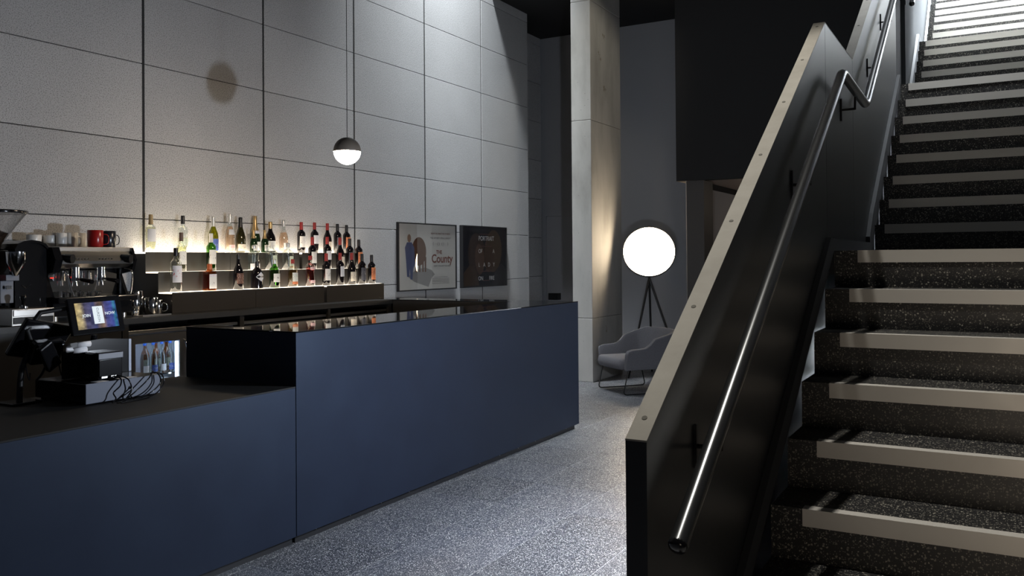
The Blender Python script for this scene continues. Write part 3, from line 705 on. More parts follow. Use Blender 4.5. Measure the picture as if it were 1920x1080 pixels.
# ================================================================== COFFEE CORNER
cm = empty('coffee_machine', (-5.3, 3.49, 1.1095), 0, 'two group chrome and black coffee machine with cups on top', 'coffee machine')
ci = Matrix.Translation((5.3, -3.49, -1.1095))
def kc(o): o.matrix_parent_inverse = ci; return o
kc(B().box(-5.62, -5.30, 3.284, 3.79, 1.16, 1.56, .02).obj('rear_body', M['plastic'], cm))
kc(B().prism([(-5.62, 1.16), (-5.22, 1.16), (-5.22, 1.26), (-5.29, 1.40), (-5.16, 1.42), (-5.13, 1.50), (-5.17, 1.58), (-5.62, 1.58)], 3.232, 3.282, 'Y').obj('side_panel', M['plastic'], cm))
kc(B().prism([(-5.62, 1.16), (-5.22, 1.16), (-5.22, 1.26), (-5.29, 1.40), (-5.16, 1.42), (-5.13, 1.50), (-5.17, 1.58), (-5.62, 1.58)], 3.795, 3.815, 'Y').obj('side_panel', M['plastic'], cm))
kc(B().prism([(-5.40, 1.43), (-5.20, 1.45), (-5.145, 1.473), (-5.14, 1.492), (-5.165, 1.528), (-5.18, 1.553), (-5.40, 1.553)], 3.285, 3.793, 'Y').obj('control_fascia', M['steel'], cm))
kc(B().box(-5.20, -5.172, 3.284, 3.793, 1.553, 1.583, .004).obj('top_rail', M['steel'], cm))
kc(B().box(-5.60, -5.20, 3.284, 3.79, 1.572, 1.584, .003).obj('cup_tray', M['steel'], cm))
kc(B().box(-5.31, -5.298, 3.29, 3.78, 1.26, 1.43, .002).obj('splash_plate', M['chrome'], cm))
kc(B().box(-5.45, -5.10, 3.235, 3.80, 1.225, 1.262, .006).obj('drip_tray', M['plastic'], cm))
kc(B().box(-5.60, -5.16, 3.235, 3.80, 1.14, 1.225, .006).obj('base', M['plastic'], cm))
for x in (-5.2, -5.55):
    for y in (3.27, 3.76): kc(B().cyl((x, y, 1.1095), (x, y, 1.14), .018, seg=14).obj('foot', M['steel'], cm, smooth=50))
for y in (3.415, 3.60):
    kc(B().cyl((-5.22, y, 1.452), (-5.22, y, 1.39), .034, seg=24).obj('group_head', M['chrome'], cm, smooth=50))
    pf = B(); pf.cyl((-5.22, y, 1.392), (-5.22, y, 1.362), .037, seg=24); pf.cyl((-5.19, y, 1.376), (-5.145, y, 1.372), .008, seg=10); pf.cyl((-5.22, y-.012, 1.362), (-5.22, y-.016, 1.33), .007, seg=8); pf.cyl((-5.22, y+.012, 1.362), (-5.22, y+.016, 1.33), .007, seg=8)
    g = kc(pf.obj('portafilter', M['chrome'], cm, smooth=50))
    h = B().cyl((-5.145, y, 1.372), (-5.05, y+.012, 1.358), .012, .015, seg=12).obj('grip', M['plastic'], g, smooth=50)
for y0 in (3.375, 3.545):
    for i in range(5):
        kc(B().cyl((-5.16, y0+.022*i, 1.508), (-5.146, y0+.022*i, 1.502), .0065, seg=10).obj('button', M['chrome'], cm, smooth=50))
for y in (3.335, 3.755):
    q = B(); q.cyl((-5.17, y-.03, 1.51), (-5.11, y, 1.505), .026, .03, seg=18); kc(q.obj('steam_knob', M['plastic'], cm, smooth=50))
for y, s in ((3.305, 1), (3.77, -1)):
    p = smoothpath([(-5.2, y, 1.44), (-5.14, y, 1.43), (-5.12, y, 1.40), (-5.11, y+.012*s, 1.33), (-5.10, y+.03*s, 1.268)], 6)
    kc(B().tube(p, .0055, 8).obj('steam_wand', M['chrome'], cm, smooth=60))
kc(B().box(-5.178, -5.172, 3.34, 3.37, 1.563, 1.571).obj('badge', M['paper'], cm))
kc(B().cyl((-5.22, 3.256, 1.385), (-5.19, 3.256, 1.385), .004, seg=8).obj('pilot_light', mat('red pilot lamp', (.5,.02,.02), .3, emit=(1,.05,.03), estr=1.2), cm))
# shot glasses and spare spouts heaped on the drip tray
for i in range(9):
    y = 3.335+.03*i; x = -5.20+.02*(i % 2)
    e = empty('filter_basket', (x, y, 1.2625), 0, 'small chrome basket on the drip tray, one of a jumbled row', 'basket', 'chrome baskets on the drip tray')
    B().lathe([(0, 0), (0, .009), (.018, .012), (.03, .013), (.03, .011), (.006, .008), (.004, 0)], 12).obj('basket_wall', M['chrome'], e, smooth=40)
    B().tube([(.012, 0, .026), (.03, .006, .03)], .002, 6).obj('lug', M['chrome'], e)
def cup(x, y, z, r, h, m, label, group=None, handle=None, name='cup', cat='cup', wire=.004, ang=0.):
    e = empty(name, (x, y, z), ang, label, cat, group)
    B().lathe([(0, 0), (0, r*.86), (h*.06, r*.96), (h*.5, r), (h, r), (h+.002, r-.002), (h, r-.004), (h*.1, r*.9), (h*.08, 0)], 26).obj('cup_body', m, e, smooth=50)
    if handle: B().tube(smoothpath([(0, r-.003, h*.78), (0, r+handle*.7, h*.74), (0, r+handle, h*.52), (0, r+handle*.8, h*.22), (0, r-.003, h*.15)], 6), wire, 8).obj('cup_handle', m, e, smooth=60)
    return e
zt = 1.5845
cup(-5.27, 3.60, zt, .050, .112, M['enamelred'], 'red enamel mug on top of the coffee machine', None, .032, 'mug', 'mug', .003, -.5)
cup(-5.30, 3.715, zt, .050, .110, M['enamelblack'], 'black enamel mug at the right end of the coffee machine', None, .036, 'mug', 'mug', .003)
GC = 'white cups on the coffee machine'
for i, (x, y, h, r, hd, lb) in enumerate(((-5.52, 3.330, .046, .046, None, 'shallow white saucer cup, leftmost on the coffee machine'), (-5.50, 3.428, .044, .040, None, 'low white cup, second from the left on the machine'),
        (-5.44, 3.470, .094, .033, None, 'white handleless cup, third from the left on the machine'), (-5.55, 3.512, .098, .036, None, 'white cup just left of the handled white cup'),
        (-5.46, 3.555, .098, .040, .028, 'white cup with its handle to the right, beside the red mug'), (-5.54, 3.67, .10, .04, None, 'white cup half hidden behind the red mug'))):
    zz = zt+(.035 if i < 2 else 0)
    if i < 2: cup(x, y, zt, r*.97, .034, M['china'], ['white cup under the leftmost saucer cup', 'white cup under the second low cup'][i], GC)
    cup(x, y, zz, r, h, M['china'], lb, GC, hd)
# tall black grinder with rounded top
gr = empty('coffee_grinder', (-5.38, 3.12, 1.1095), 0, 'tall black grinder with rounded top beside the coffee machine', 'grinder')
pts = [(-5.56, 1.1095), (-5.215, 1.1095), (-5.215, 1.555)] + [(-5.215-.03*math.sin(a)-.10*(1-math.cos(a)), 1.555+.06*math.sin(a)) for a in (PI/8, PI/4, 3*PI/8, PI/2)] + [(-5.46, 1.60), (-5.56, 1.55)]
gi = Matrix.Translation((5.38, -3.12, -1.1095))
ga = [(3.02, 1.1095), (3.02, 1.575), (3.035, 1.592), (3.07, 1.608), (3.115, 1.615), (3.16, 1.610), (3.195, 1.596), (3.21, 1.582), (3.218, 1.56), (3.218, 1.1095)]
o = B().prism(ga, -5.42, -5.20).obj('grinder_body', M['plastic'], gr); o.matrix_parent_inverse = gi
fs = B().prism([(a*.0+a, b) for a, b in [(3.012, 1.567), (3.03, 1.600), (3.07, 1.617), (3.115, 1.624), (3.165, 1.618), (3.205, 1.602), (3.226, 1.575), (3.214, 1.570), (3.19, 1.592), (3.16, 1.604), (3.115, 1.609), (3.07, 1.602), (3.035, 1.586), (3.022, 1.566)]], -5.43, -5.185)
fs.obj('top_trim', M['plastic'], gr).matrix_parent_inverse = gi
lg = B(); lg.tube([(-5.1985, 3.06, 1.345), (-5.1985, 3.085, 1.33), (-5.1985, 3.115, 1.347)], .0028, 8); lg.tube([(-5.1985, 3.07, 1.335), (-5.1985, 3.085, 1.322), (-5.1985, 3.10, 1.336)], .0022, 8)
lg.obj('silver_emblem', M['chrome'], gr).matrix_parent_inverse = gi
# near grinder with clear hopper
g2 = empty('coffee_grinder', (-5.33, 2.96, 1.1095), 0, 'near grinder with a clear hopper of beans and a chrome funnel', 'grinder')
g2i = Matrix.Translation((5.33, -2.96, -1.1095))
def kg(o): o.matrix_parent_inverse = g2i; return o
kg(B().box(-5.50, -5.22, 2.84, 3.01, 1.1095, 1.56, .015).obj('grinder_body', M['plastic'], g2))
HC = (-5.33, 2.95)
kg(B().lathe([(1.565, .05), (1.60, .058), (1.70, .128), (1.785, .190), (1.785, .187), (1.70, .125), (1.60, .055), (1.565, .047)], 32, (HC[0], HC[1], 0)).obj('hopper', M['hopper'], g2, smooth=50))
kg(B().lathe([(1.785, 0), (1.785, .197), (1.795, .201), (1.803, .197), (1.808, .14), (1.810, 0)], 32, (HC[0], HC[1], 0)).obj('hopper_lid', M['plastic'], g2, smooth=50))
kg(B().lathe([(1.568, 0), (1.568, .046), (1.60, .054), (1.665, .090), (1.672, .07), (1.69, .03), (1.695, 0)], 28, (HC[0], HC[1], 0)).obj('beans', M['beans'], g2, smooth=60))
kg(B().lathe([(1.55, 0), (1.55, .062), (1.567, .062), (1.567, 0)], 24, (HC[0], HC[1], 0)).obj('hopper_collar', M['chrome'], g2, smooth=40))
FC = (-5.12, 2.975)
kg(B().lathe([(1.405, 0), (1.405, .012), (1.415, .018), (1.483, .055), (1.549, .060), (1.549, .056), (1.485, .05), (1.42, .012)], 28, (FC[0], FC[1], 0)).obj('dosing_funnel', M['chrome'], g2, smooth=40))
kg(B().box(-5.22, -5.13, 2.925, 3.005, 1.375, 1.412, .003).obj('funnel_bracket', M['plasticgrey'], g2))
kg(B().box(-5.22, -5.19, 2.925, 3.005, 1.24, 1.375, .003).obj('fork_plate', M['plasticgrey'], g2))
kg(B().box(-5.19, -5.165, 2.945, 2.98, 1.325, 1.345, .003).obj('portafilter_fork', M['chrome'], g2))
kg(B().box(-5.219, -5.216, 2.86, 2.90, 1.375, 1.412).obj('red_label', M['red'], g2))
kg(B().box(-5.219, -5.216, 2.86, 2.90, 1.33, 1.372).obj('grey_label', M['steel'], g2))
kg(B().lathe([(0, .016), (.003, .020), (.005, .016)], 20, mtx=Matrix.Translation((-5.219, 2.885, 1.47)) @ Matrix.Rotation(PI/2, 4, 'Y')).obj('round_badge', M['chrome'], g2))
# knock box drawer and tamper
kb_ = empty('knock_box', (-5.102, 3.02, 1.1095), 0, 'steel knock drawer under the grinders', 'drawer')
B().box(-.09, .09, -.13, .13, 0, .1, .004).obj('drawer_case', M['steel'], kb_)
B().box(.09, .096, -.122, .122, .012, .052, .002).obj('drawer_front', M['chrome'], kb_); B().box(.09, .097, -.122, .122, .058, .094, .002).obj('drawer_front', M['steel'], kb_)
tp = empty('tamper', (-5.08, 3.0, 1.2105), 0, 'black handled coffee tamper on the knock drawer', 'tamper')
B().lathe([(0, 0), (0, .028), (.012, .028), (.014, .012), (.02, .009), (.02, 0)], 20).obj('tamper_base', M['chrome'], tp, smooth=40)
B().lathe([(.02, 0), (.02, .010), (.04, .012), (.06, .018), (.07, .018), (.078, .01), (.08, 0)], 18).obj('tamper_handle', M['plastic'], tp, smooth=50)
# steel jugs and tray
tr = empty('steel_tray', (-5.12, 3.93, 1.1095), 0, 'flat steel bar tray in front of the steel jugs', 'tray')
q = B(); q.box(-.07, .07, -.13, .10, .001, .004); q.box(.066, .07, -.13, .10, .004, .010); q.obj('tray_plate', M['steel'], tr)
for x, y, r, h, hd, lb in ((-5.33, 3.94, .060, .165, 0, 'tallest steel jug, left of the cluster on the back bench'), (-5.24, 4.01, .046, .118, 0, 'middle steel jug of the cluster on the back bench'),
                       (-5.29, 4.10, .042, .095, .03, 'small steel jug with handle, right of the cluster')):
    cup(x, y, 1.1095, r, h, M['chrome'], lb, 'steel jugs on the back bench', hd or None, 'steel_jug', 'jug', .004, -1.0)
for i, (x, y) in enumerate(((-5.16, 3.81), (-5.18, 3.845))):
    cup(x, y, 1.1095, .013, .05, M['chrome'], ['narrow steel spirit measure beside the till screen', 'steel spirit measure in front of the tall jug'][i], 'spirit measures', None, 'jigger', 'measure')

# ================================================================== TILL
cdw = empty('cash_drawer', (-3.83, 2.63, .825), 0, 'grey backed cash drawer on the low counter with cables over it', 'cash drawer')
B().box(-.194, .196, -.198, .196, .012, .098, .003).obj('drawer_case', M['plastic'], cdw)
B().box(.196, .2, -.2, .198, .006, .099, .002).obj('rear_plate', M['drawer'], cdw)
for x in (-.17, .17):
    for y in (-.17, .17): B().cyl((x, y, 0), (x, y, .012), .012, seg=12).obj('rubber_foot', M['plastic'], cdw)
kh = B(); kh.cyl((.2, .03, .055), (.204, .03, .055), .008, seg=14); kh.obj('cable_gland', M['plastic'], cdw)
pr = empty('receipt_printer', (-3.74, 2.54, .9245), 0, 'black receipt printer with grey front strip on the cash drawer', 'printer')
B().box(-.092, .058, -.012, .118, .0, .13, .008).obj('printer_case', M['plastic'], pr)
B().box(.058, .062, -.012, .118, .098, .126, .002).obj('grey_strip', M['plasticgrey'], pr)
B().box(.058, .061, -.008, .112, .018, .094, .002).obj('rear_cover', M['plastic'], pr)
for a_, b_1 in ((0, .03), (.05, .065), (.07, .08)): B().box(.058, .067, a_, b_1, .009, .018).obj('socket', M['steel'], pr)
# papers slid under the printer
for i, (x, y, w, l, a) in enumerate(((-3.66, 2.52, .05, .06, .0), (-3.66, 2.66, .04, .09, .0))):
    e = empty('paper_slip', (x, y, .9242), a, ['white paper slip in front of the receipt printer', 'second white slip at the right of the printer'][i], 'paper')
    B().box(-w/2, w/2, -l/2, l/2, 0, .0008).obj('sheet', M['paper'], e)
pn = empty('upright_board', (-3.87, 2.66, .9245), 0, 'dark upright panel with a pale right edge behind the printer', 'panel')
B().prism([(-.185, 0), (.165, 0), (.165, .165), (.03, .178), (-.185, .167)], -.012, .0).obj('panel_board', mat('dark glossy board', (.02,.02,.021), .16, spec=.4), pn)
B().box(-.012, .004, .165, .180, 0, .165, .001).obj('pale_edge', mat('pale blue grey edge', (.42,.46,.55), .5), pn)
ps = empty('till_screen', (-3.90, 2.665, 1.10), 0, 'customer screen showing JOIN NOW around a white card', 'screen')
tilt = Matrix.Translation((.0, 0, .118)) @ Matrix.Rotation(math.radians(-14), 4, 'Y') @ Matrix.Rotation(math.radians(1.5), 4, 'X')
B().obox(tilt, .022, .285, .185, .005).obj('bezel', M['plastic'], ps)
def n_screen(t, b):
    tc = t.nodes.new('ShaderNodeTexCoord'); sx = t.nodes.new('ShaderNodeSeparateXYZ'); t.links.new(tc.outputs['UV'], sx.inputs[0])
    g = ramp(t, sx.outputs[0], [(0, (.55,.42,.18)), (.12, (.62,.50,.26)), (.22, (.10,.09,.16)), (.45, (.05,.06,.16)), (.62, (.40,.26,.16)), (.72, (.10,.10,.30)), (.88, (.05,.07,.30)), (.95, (.04,.22,.36)), (1, (.03,.05,.22))])
    n = nd(t, 'ShaderNodeTexNoise', Scale=4., Detail=5.); t.links.new(tc.outputs['UV'], n.inputs['Vector'])
    k = ramp(t, n.outputs['Fac'], [(.35, (.25,.25,.3)), (.65, (1.2,1.2,1.2))])
    c = mixc(t, 1.0, g.outputs[0], k.outputs[0], 'MULTIPLY')
    t.links.new(c, b.inputs['Emission Color']); b.inputs['Emission Strength'].default_value = 1.0
    b.inputs['Base Color'].default_value = (.01,.01,.01,1); b.inputs['Roughness'].default_value = .1
bm = bmesh.new(); uv = bm.loops.layers.uv.new()
vs = [bm.verts.new(tilt @ Vector((.0118, a*.111, b*.066))) for a, b in ((-1,-1),(1,-1),(1,1),(-1,1))]; fc = bm.faces.new(vs)
for l, u in zip(fc.loops, ((0,0),(1,0),(1,1),(0,1))): l[uv].uv = u
me = bpy.data.meshes.new('display'); bm.to_mesh(me); bm.free(); me.materials.append(mat('lit screen picture', nodes=n_screen)); link(bpy.data.objects.new('display', me), ps)
SW = mat('screen white', (.1,.1,.1), .3, emit=(.85,.95,1.0), estr=.85); SD = mat('screen dark', (.02,.02,.03), .3, emit=(.10,.12,.16), estr=1.)
tj = text('lettering', 'JOIN', .021, tilt @ Matrix.Translation((.0125, -.057, 0)) @ WALLROT, SW, ps)
text('lettering', 'NOW', .021, tilt @ Matrix.Translation((.0125, .070, .004)) @ WALLROT, SW, ps)
B().obox(tilt @ Matrix.Translation((.0124, .006, 0)), .0006, .054, .088).obj('white_card', SW, ps)
text('lettering', 'CURZON', .017, tilt @ Matrix.Translation((.0129, .006, 0)) @ WALLROT @ Matrix.Rotation(-PI/2, 4, 'Z'), SD, ps)
B().cyl((-.012, 0, .02), (-.03, -.01, -.165), .016, seg=14).obj('stem', M['plastic'], ps); B().box(-.085, .012, -.06, .05, -.1752, -.160, .003).obj('stem_foot', M['plastic'], ps)
# staff terminal, seen from behind
tm = empty('till_terminal', (-3.98, 2.345, .825), 0, 'black till terminal seen from behind, left of the customer screen', 'till')
tl2 = Matrix.Translation((-.03, .105, .285)) @ Matrix.Rotation(math.radians(28), 4, 'Y') @ Matrix.Rotation(math.radians(-14), 4, 'X')
B().obox(tl2, .03, .26, .20, .008).obj('monitor', M['plastic'], tm)
B().obox(Matrix.Translation((.03, .095, .235)) @ Matrix.Rotation(math.radians(28), 4, 'Y'), .05, .15, .12, .012).obj('rear_housing', M['plastic'], tm)
B().tube(smoothpath([(.0, -.015, .0), (.0, -.0, .17), (-.005, .065, .26)], 5), .014, 12).obj('stand_pole', M['lampblack'], tm, smooth=50)
B().box(-.07, .07, -.085, .055, 0, .012, .003).obj('stand_base', M['plastic'], tm)
B().tube([(-.01, .065, .23), (.01, .015, .34), (.02, .075, .42), (.05, .195, .435)], .011, 10).obj('screen_arm', M['lampblack'], tm, smooth=40)
for y in (-.01, .15):
    B().tube(smoothpath([(.04, y, .19), (.05, y+.005, .13), (.045, y+.018, .11), (.035, y+.025, .14)], 5), .003, 6).obj('loop_cable', M['plastic'], tm)
# card machine hung at the side of the till
pp_ = empty('card_reader', (-3.86, 2.40, 1.045), 0, 'tilted black card reader left below the customer screen', 'card reader')
B().obox(Matrix.Rotation(math.radians(35), 4, 'X') @ Matrix.Rotation(math.radians(20), 4, 'Y'), .03, .075, .15, .008).obj('reader_case', M['plastic'], pp_)
B().tube([(-.01, 0, -.03), (-.06, .0, -.09), (-.1, .0, -.12)], .006, 8).obj('bracket', M['lampblack'], pp_)
# curled receipts by the screen
rc = empty('receipt_roll', (-3.80, 2.52, 1.065), 0, 'curled white receipt paper below the till screen', 'paper')
cv = B(); n = 10
for (ya, yb, z0, rr_) in ((-.045, .025, .0, .015), (-.025, .045, .026, .014)):
    A = [(rr_*math.cos(a), rr_*math.sin(a)) for a in [math.radians(-80+150*i/n) for i in range(n+1)]]
    V0 = [cv.bm.verts.new((p, ya, z0+q)) for p, q in A]; V1 = [cv.bm.verts.new((p, yb, z0+q)) for p, q in A]
    for i in range(n): cv.bm.faces.new((V0[i], V0[i+1], V1[i+1], V1[i]))
co_ = cv.obj('curled_sheet', M['paper'], rc, smooth=60); mm = co_.modifiers.new('thick', 'SOLIDIFY'); mm.thickness = .0012
# cables from the printer and panel to the counter
CP = [[(-3.675, 2.60, .938), (-3.625, 2.605, .93), (-3.60, 2.585, .90), (-3.607, 2.555, .87), (-3.59, 2.555, .845), (-3.58, 2.53, .829)],
      [(-3.675, 2.62, .94), (-3.615, 2.635, .925), (-3.605, 2.65, .88), (-3.60, 2.64, .845), (-3.585, 2.66, .829), (-3.57, 2.72, .829)],
      [(-3.66, 2.80, .93), (-3.615, 2.775, .945), (-3.60, 2.735, .91), (-3.60, 2.665, .86), (-3.58, 2.585, .829), (-3.56, 2.54, .829)],
      [(-3.66, 2.81, .93), (-3.60, 2.81, .93), (-3.585, 2.815, .885), (-3.575, 2.76, .84), (-3.555, 2.66, .829), (-3.545, 2.55, .829)],
      [(-3.66, 2.795, .93), (-3.61, 2.795, .935), (-3.59, 2.80, .89), (-3.59, 2.74, .845), (-3.565, 2.63, .829)],
      [(-3.629, 2.66, .882), (-3.61, 2.655, .87), (-3.60, 2.63, .85), (-3.585, 2.60, .829), (-3.55, 2.59, .829)]]
CL = ['leftmost black cable looping down the cash drawer', 'black cable with a plug hanging at the middle of the cash drawer', 'black cable crossing the cash drawer from upper right to lower left',
      'outermost black cable bowing over the right of the cash drawer', 'inner black cable bowing down the right of the cash drawer', 'short black cable leaving the middle of the cash drawer']
for p, l in zip(CP, CL):
    q = B().tube(smoothpath(p, 8), .0032, 8)
    q.obj('till_cable', M['plastic'], None, smooth=60, label=l, cat='cable', group='till cables')

# ================================================================== POSTERS
def poster(y0, y1, z0, z1, label, bg, rz=0.):
    e = empty('framed_poster', (WX+.02, (y0+y1)/2, (z0+z1)/2), 0, label, 'poster')
    w, h = (y1-y0)/2, (z1-z0)/2
    f = B(); t = .014
    f.box(-.018, .03, -w, -w+t, -h, h); f.box(-.018, .03, w-t, w, -h, h); f.box(-.018, .03, -w+t, w-t, -h, -h+t); f.box(-.018, .03, -w+t, w-t, h-t, h)
    f.obj('frame', M['frameblack'], e)
    e.rotation_euler = (0, 0, math.radians(rz))
    B().box(-.01, .018, -w+t, w-t, -h+t, h-t).obj('print_sheet', mat('poster sheet', bg, .7, spec=.2), e)
    B().box(.0215, .0235, -w+t, w-t, -h+t, h-t).obj('glazing', M['poster_glass'], e)
    return e, w, h
def PM(y, z, d=.0186): return Matrix.Translation((d, y, z)) @ WALLROT
def shape(e, name, poly, m, d=.0184):
    B().prism(poly, d-.0003, d).obj(name, m, e)
def ell(cy, cz, ry, rz, n=28, a=0.):
    return [(cy+ry*math.cos(t)*math.cos(a)-rz*math.sin(t)*math.sin(a), cz+ry*math.cos(t)*math.sin(a)+rz*math.sin(t)*math.cos(a)) for t in [2*PI*i/n for i in range(n)]]
p1, w1, h1 = poster(7.40, 8.485, 1.14, 1.895, 'cream film poster reading The County in a black frame', (.74,.72,.67), -2.0)
RB = mat('rust print', (.22,.06,.03), .7); CB = mat('brown print', (.16,.065,.03), .7); BL = mat('denim blue print', (.12,.14,.26), .7); SHD = mat('grey print', (.34,.325,.31), .7); TXT = mat('faint dark print', (.10,.09,.09), .7)
shape(p1, 'printed_ground', [(-.37,-.22), (-.25,-.28), (.0,-.34), (.06,-.24), (.12,-.20), (.06,-.15), (-.06,-.12), (-.22,-.14)], SHD, .0182)
shape(p1, 'printed_block', ell(-.17, .06, .13, .16), CB, .0184)
for y in (-.22, -.16, -.10, -.055): shape(p1, 'printed_bar', [(y-.018, .0), (y+.018, .0), (y+.012, -.17), (y-.012, -.17)], CB, .0183)
shape(p1, 'printed_shape', [(-.42,.10), (-.385,.16), (-.30,.16), (-.255,.10), (-.245,-.08), (-.275,-.13), (-.29,-.25), (-.325,-.25), (-.335,-.13), (-.345,-.22), (-.385,-.22), (-.40,-.05)], BL, .0187)
shape(p1, 'printed_oval', ell(-.345, .205, .032, .045), mat('tan print', (.32,.20,.14), .7), .0188)
text('lettering', 'THE', .060, PM(.205, .052), RB, p1, off=.0016)
text('lettering', 'County', .135, PM(.265, -.025), RB, p1, off=.003)
text('lettering', "DON'T FOLLOW THE HERD", .026, PM(.265, -.105), TXT, p1)
text('lettering', 'FROM THE DIRECTOR OF RAMS', .026, PM(.235, .265), RB, p1)
text('lettering', '"FULL OF FEISTY FEMALE ENERGY"', .026, PM(.235, .215), TXT, p1)
for y in (.15, .235, .32):
    text('lettering', '(        )', .045, PM(y, .15), TXT, p1); text('lettering', '\u2014\u2014', .016, PM(y, .152), TXT, p1)
for i in range(5): B().box(.0182, .0186, .07+.03*(i == 0), .40-.03*(i == 0), -.235-.018*i, -.229-.018*i).obj('small_print', SHD, p1)
p2, w2, h2 = poster(8.645, 9.71, 1.14, 1.90, 'dark film poster reading Portrait of a Lady on Fire', (.018,.019,.030))
def warm(n, c): return mat(n, c, .7)
shape(p2, 'printed_shape', ell(-.20, .02, .20, .27, a=.1), warm('dark brown print', (.050,.026,.016)), .0182)
shape(p2, 'printed_shape', ell(.20, .07, .21, .27, a=-.12), warm('ochre brown print', (.085,.052,.026)), .0183)
shape(p2, 'printed_shape', ell(-.13, -.03, .11, .19, a=.1), warm('deep amber print', (.115,.060,.034)), .0184)
shape(p2, 'printed_shape', ell(.10, -.02, .10, .18, a=-.15), warm('umber print', (.075,.040,.022)), .0185)
shape(p2, 'printed_shape', [(-.50,-.36), (-.50,-.20), (-.36,-.10), (-.22,-.17), (-.14,-.36)], warm('brown print low', (.075,.043,.024)), .0186)
shape(p2, 'printed_shape', [(.16,-.36), (.22,-.20), (.40,-.09), (.52,-.16), (.52,-.36)], warm('slate print', (.022,.022,.030)), .0186)
PW = mat('pale poster print', (.85,.85,.85), .7)
text('lettering', 'PORTRAIT', .082, PM(.03, .225, .0192), PW, p2, sx=.98)
for s, y, z in (('OF', -.115, .065), ('A', .205, .065), ('L', -.145, -.105), ('A', -.025, -.105), ('D', .09, -.105), ('Y', .21, -.105), ('ON', -.11, -.275), ('FIRE', .155, -.275)):
    text('lettering', s, .072, PM(y, z, .0192), PW, p2)
PK = mat('dull red print', (.16,.07,.06), .7)
for z, a, b in ((.275, -.13, .19), (.17, .0, .04), (.15, -.01, .05), (.125, -.08, .16), (-.19, -.12, .20), (-.175, .0, .06), (-.305, -.06, .10)):
    B().box(.0186, .0189, a, b, z, z+.009).obj('small_print', PK, p2)

# ================================================================== LAMPS
pd = empty('pendant_lamp', (-3.941, 4.608, 2.247), 0, 'small globe pendant with dark top half hanging over the bar', 'lamp')
rp = .095
B().lathe([(-.006, rp*.985)] + [(rp*math.sin(a), rp*math.cos(a)) for a in [PI/2*i/10 for i in range(10)]] + [(rp, 0)], 40).obj('upper_shell', M['pendanttop'], pd, smooth=60)
B().lathe([(-rp, 0)] + [(-rp*math.cos(a), rp*.985*math.sin(a)) for a in [PI/2*i/10 for i in range(1, 10)]] + [(-.006, rp*.98), (-.006, 0)], 40).obj('glass_diffuser', M['pendantglow'], pd, smooth=60)
B().cyl((0, 0, rp), (0, 0, 4.35), .0022, seg=8).obj('cord', M['plastic'], pd)
# tripod disc lamp
LC = Vector((-3.80, 10.15, 1.565)); NV = Vector((.33, -.88, .30)).normalized()
fl_ = empty('floor_lamp', (-3.80, 10.15, 0), 0, 'tripod floor lamp with a large glowing disc behind the armchair', 'lamp')
li2 = Matrix.Translation((3.80, -10.15, 0))
mt = Matrix.Translation(LC) @ NV.to_track_quat('Z', 'Y').to_matrix().to_4x4()
B().lathe([(0, 0), (0, .318), (.012, .318), (.02, .30), (.024, .2), (.025, 0)], 64, mtx=mt).obj('diffuser_disc', M['lampglow'], fl_, smooth=60).matrix_parent_inverse = li2
B().lathe([(-.035, 0), (-.035, .30), (-.025, .328), (.012, .330), (.014, .321), (-.001, .320), (-.001, 0)], 64, mtx=mt).obj('lamp_rim', M['lampblack'], fl_, smooth=40).matrix_parent_inverse = li2
ap = LC - NV*.05 + Vector((.0, 0, -.34))
B().tube([LC-NV*.04, ap+Vector((0, 0, .06)), ap], .014, 12).obj('yoke', M['lampblack'], fl_, smooth=40).matrix_parent_inverse = li2
for ft in ((-3.985, 9.89, .0), (-3.42, 10.30, .0), (-3.95, 10.62, .0)):
    B().cyl(ap+Vector((0, 0, .02)), ft, .014, .011, seg=12).obj('leg', M['lampblack'], fl_, smooth=40).matrix_parent_inverse = li2

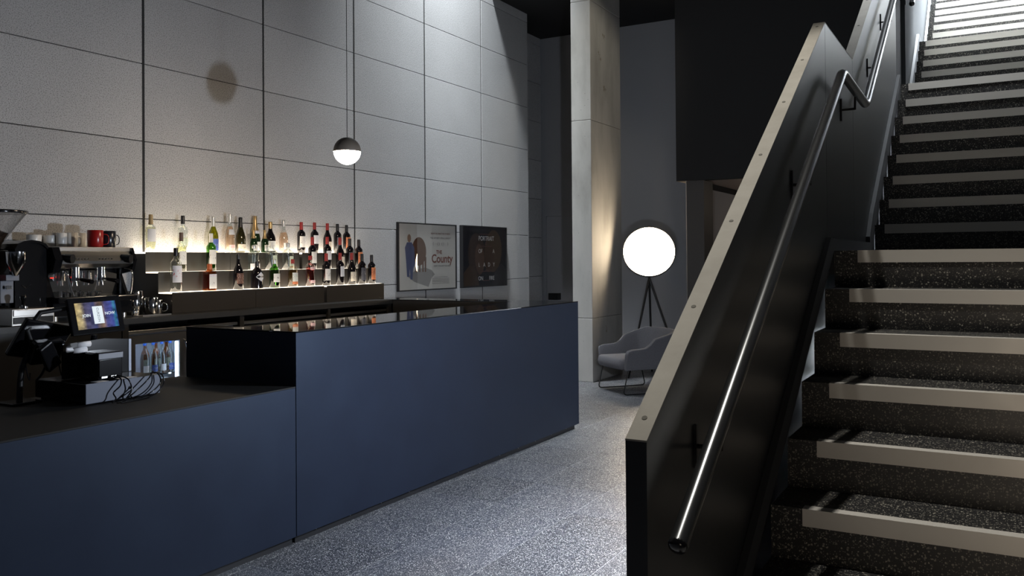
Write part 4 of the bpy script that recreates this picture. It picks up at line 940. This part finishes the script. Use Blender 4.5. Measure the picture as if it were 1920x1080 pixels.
# ================================================================== ARMCHAIR
ch = empty('armchair', (-3.565, 9.03, 0), math.radians(-39.5), 'charcoal upholstered armchair on thin black sled legs by the concrete column', 'chair')
def tub():
    bm = bmesh.new(); path = []
    def add(x, y, nx, ny, top, lean): path.append((x, y, nx, ny, top, lean))
    hw = .30
    for i in range(7): add(-hw-.01*(i/6), (-.285,-.27,-.22,-.14,-.06,0.,.06)[i], -1, 0, (.44,.478,.494,.497,.505,.54,.60)[i], .04)
    cx, cy, rc = -hw+.15, .17, .16
    for i in range(1, 8):
        a = PI - (PI/2)*i/8; add(cx+rc*math.cos(a), cy+rc*math.sin(a), math.cos(a), math.sin(a), .63+.05*min(1, i/4), .05+.04*i/8)
    n = len(path)
    mid = [(x, cy+rc, 0, 1, .685, .09) for x in (-.10, -.03)]
    left = path+mid
    full = left + [(-x, y, -nx, ny_, t, l) for x, y, nx, ny_, t, l in reversed(left)]
    rows = 7; grid = []
    for x, y, nx, ny_, top, lean in full:
        col = []
        for j in range(rows+1):
            t = j/rows; z = .27+(top-.27)*t; k = lean*t**1.3
            col.append(bm.verts.new((x+nx*k, y+ny_*k, z)))
        grid.append(col)
    for A, C in zip(grid, grid[1:]):
        for j in range(rows): bm.faces.new((A[j], C[j], C[j+1], A[j+1]))
    bmesh.ops.recalc_face_normals(bm, faces=bm.faces)
    me = bpy.data.meshes.new('shell'); bm.to_mesh(me); bm.free(); me.materials.append(M['fabric'])
    for p in me.polygons: p.use_smooth = True
    o = link(bpy.data.objects.new('shell', me), ch)
    s = o.modifiers.new('thick', 'SOLIDIFY'); s.thickness = .045; s.offset = 0
    b = o.modifiers.new('round', 'BEVEL'); b.width = .016; b.segments = 3; b.limit_method = 'ANGLE'; b.angle_limit = math.radians(50)
    return o
tub()
q = B(); q.box(-.275, .275, -.33, .27, .27, .385, .045); so = q.obj('seat', M['fabric'], ch, smooth=60)
for v in so.data.vertices:
    if v.co.z > .34: v.co.z += .02*(1-(v.co.x/.3)**2)
    if v.co.y < -.25: v.co.y -= .035*(1-(v.co.x/.3)**2)
for sx in (-1, 1):
    x = .300*sx; pts = []
    c = [(x, -.235, .30), (x, -.305, .0065), (x, .305, .0065), (x, .235, .30)]
    a, b_1, c_1, d = [Vector(p) for p in c]
    loop = [a] + arc(b_1+(a-b_1).normalized()*.05, b_1, b_1+(c_1-b_1).normalized()*.05, 6) + arc(c_1+(b_1-c_1).normalized()*.05, c_1, c_1+(d-c_1).normalized()*.05, 6) + [d]
    B().tube(loop, .0065, 10).obj('sled_leg', M['lampblack'], ch, smooth=50)
xb_ = B(); xb_.cyl((-.30, -.235, .285), (.30, -.235, .285), .0065, seg=10); xb_.cyl((-.30, .235, .285), (.30, .235, .285), .0065, seg=10); xb_.obj('cross_bar', M['lampblack'], ch)
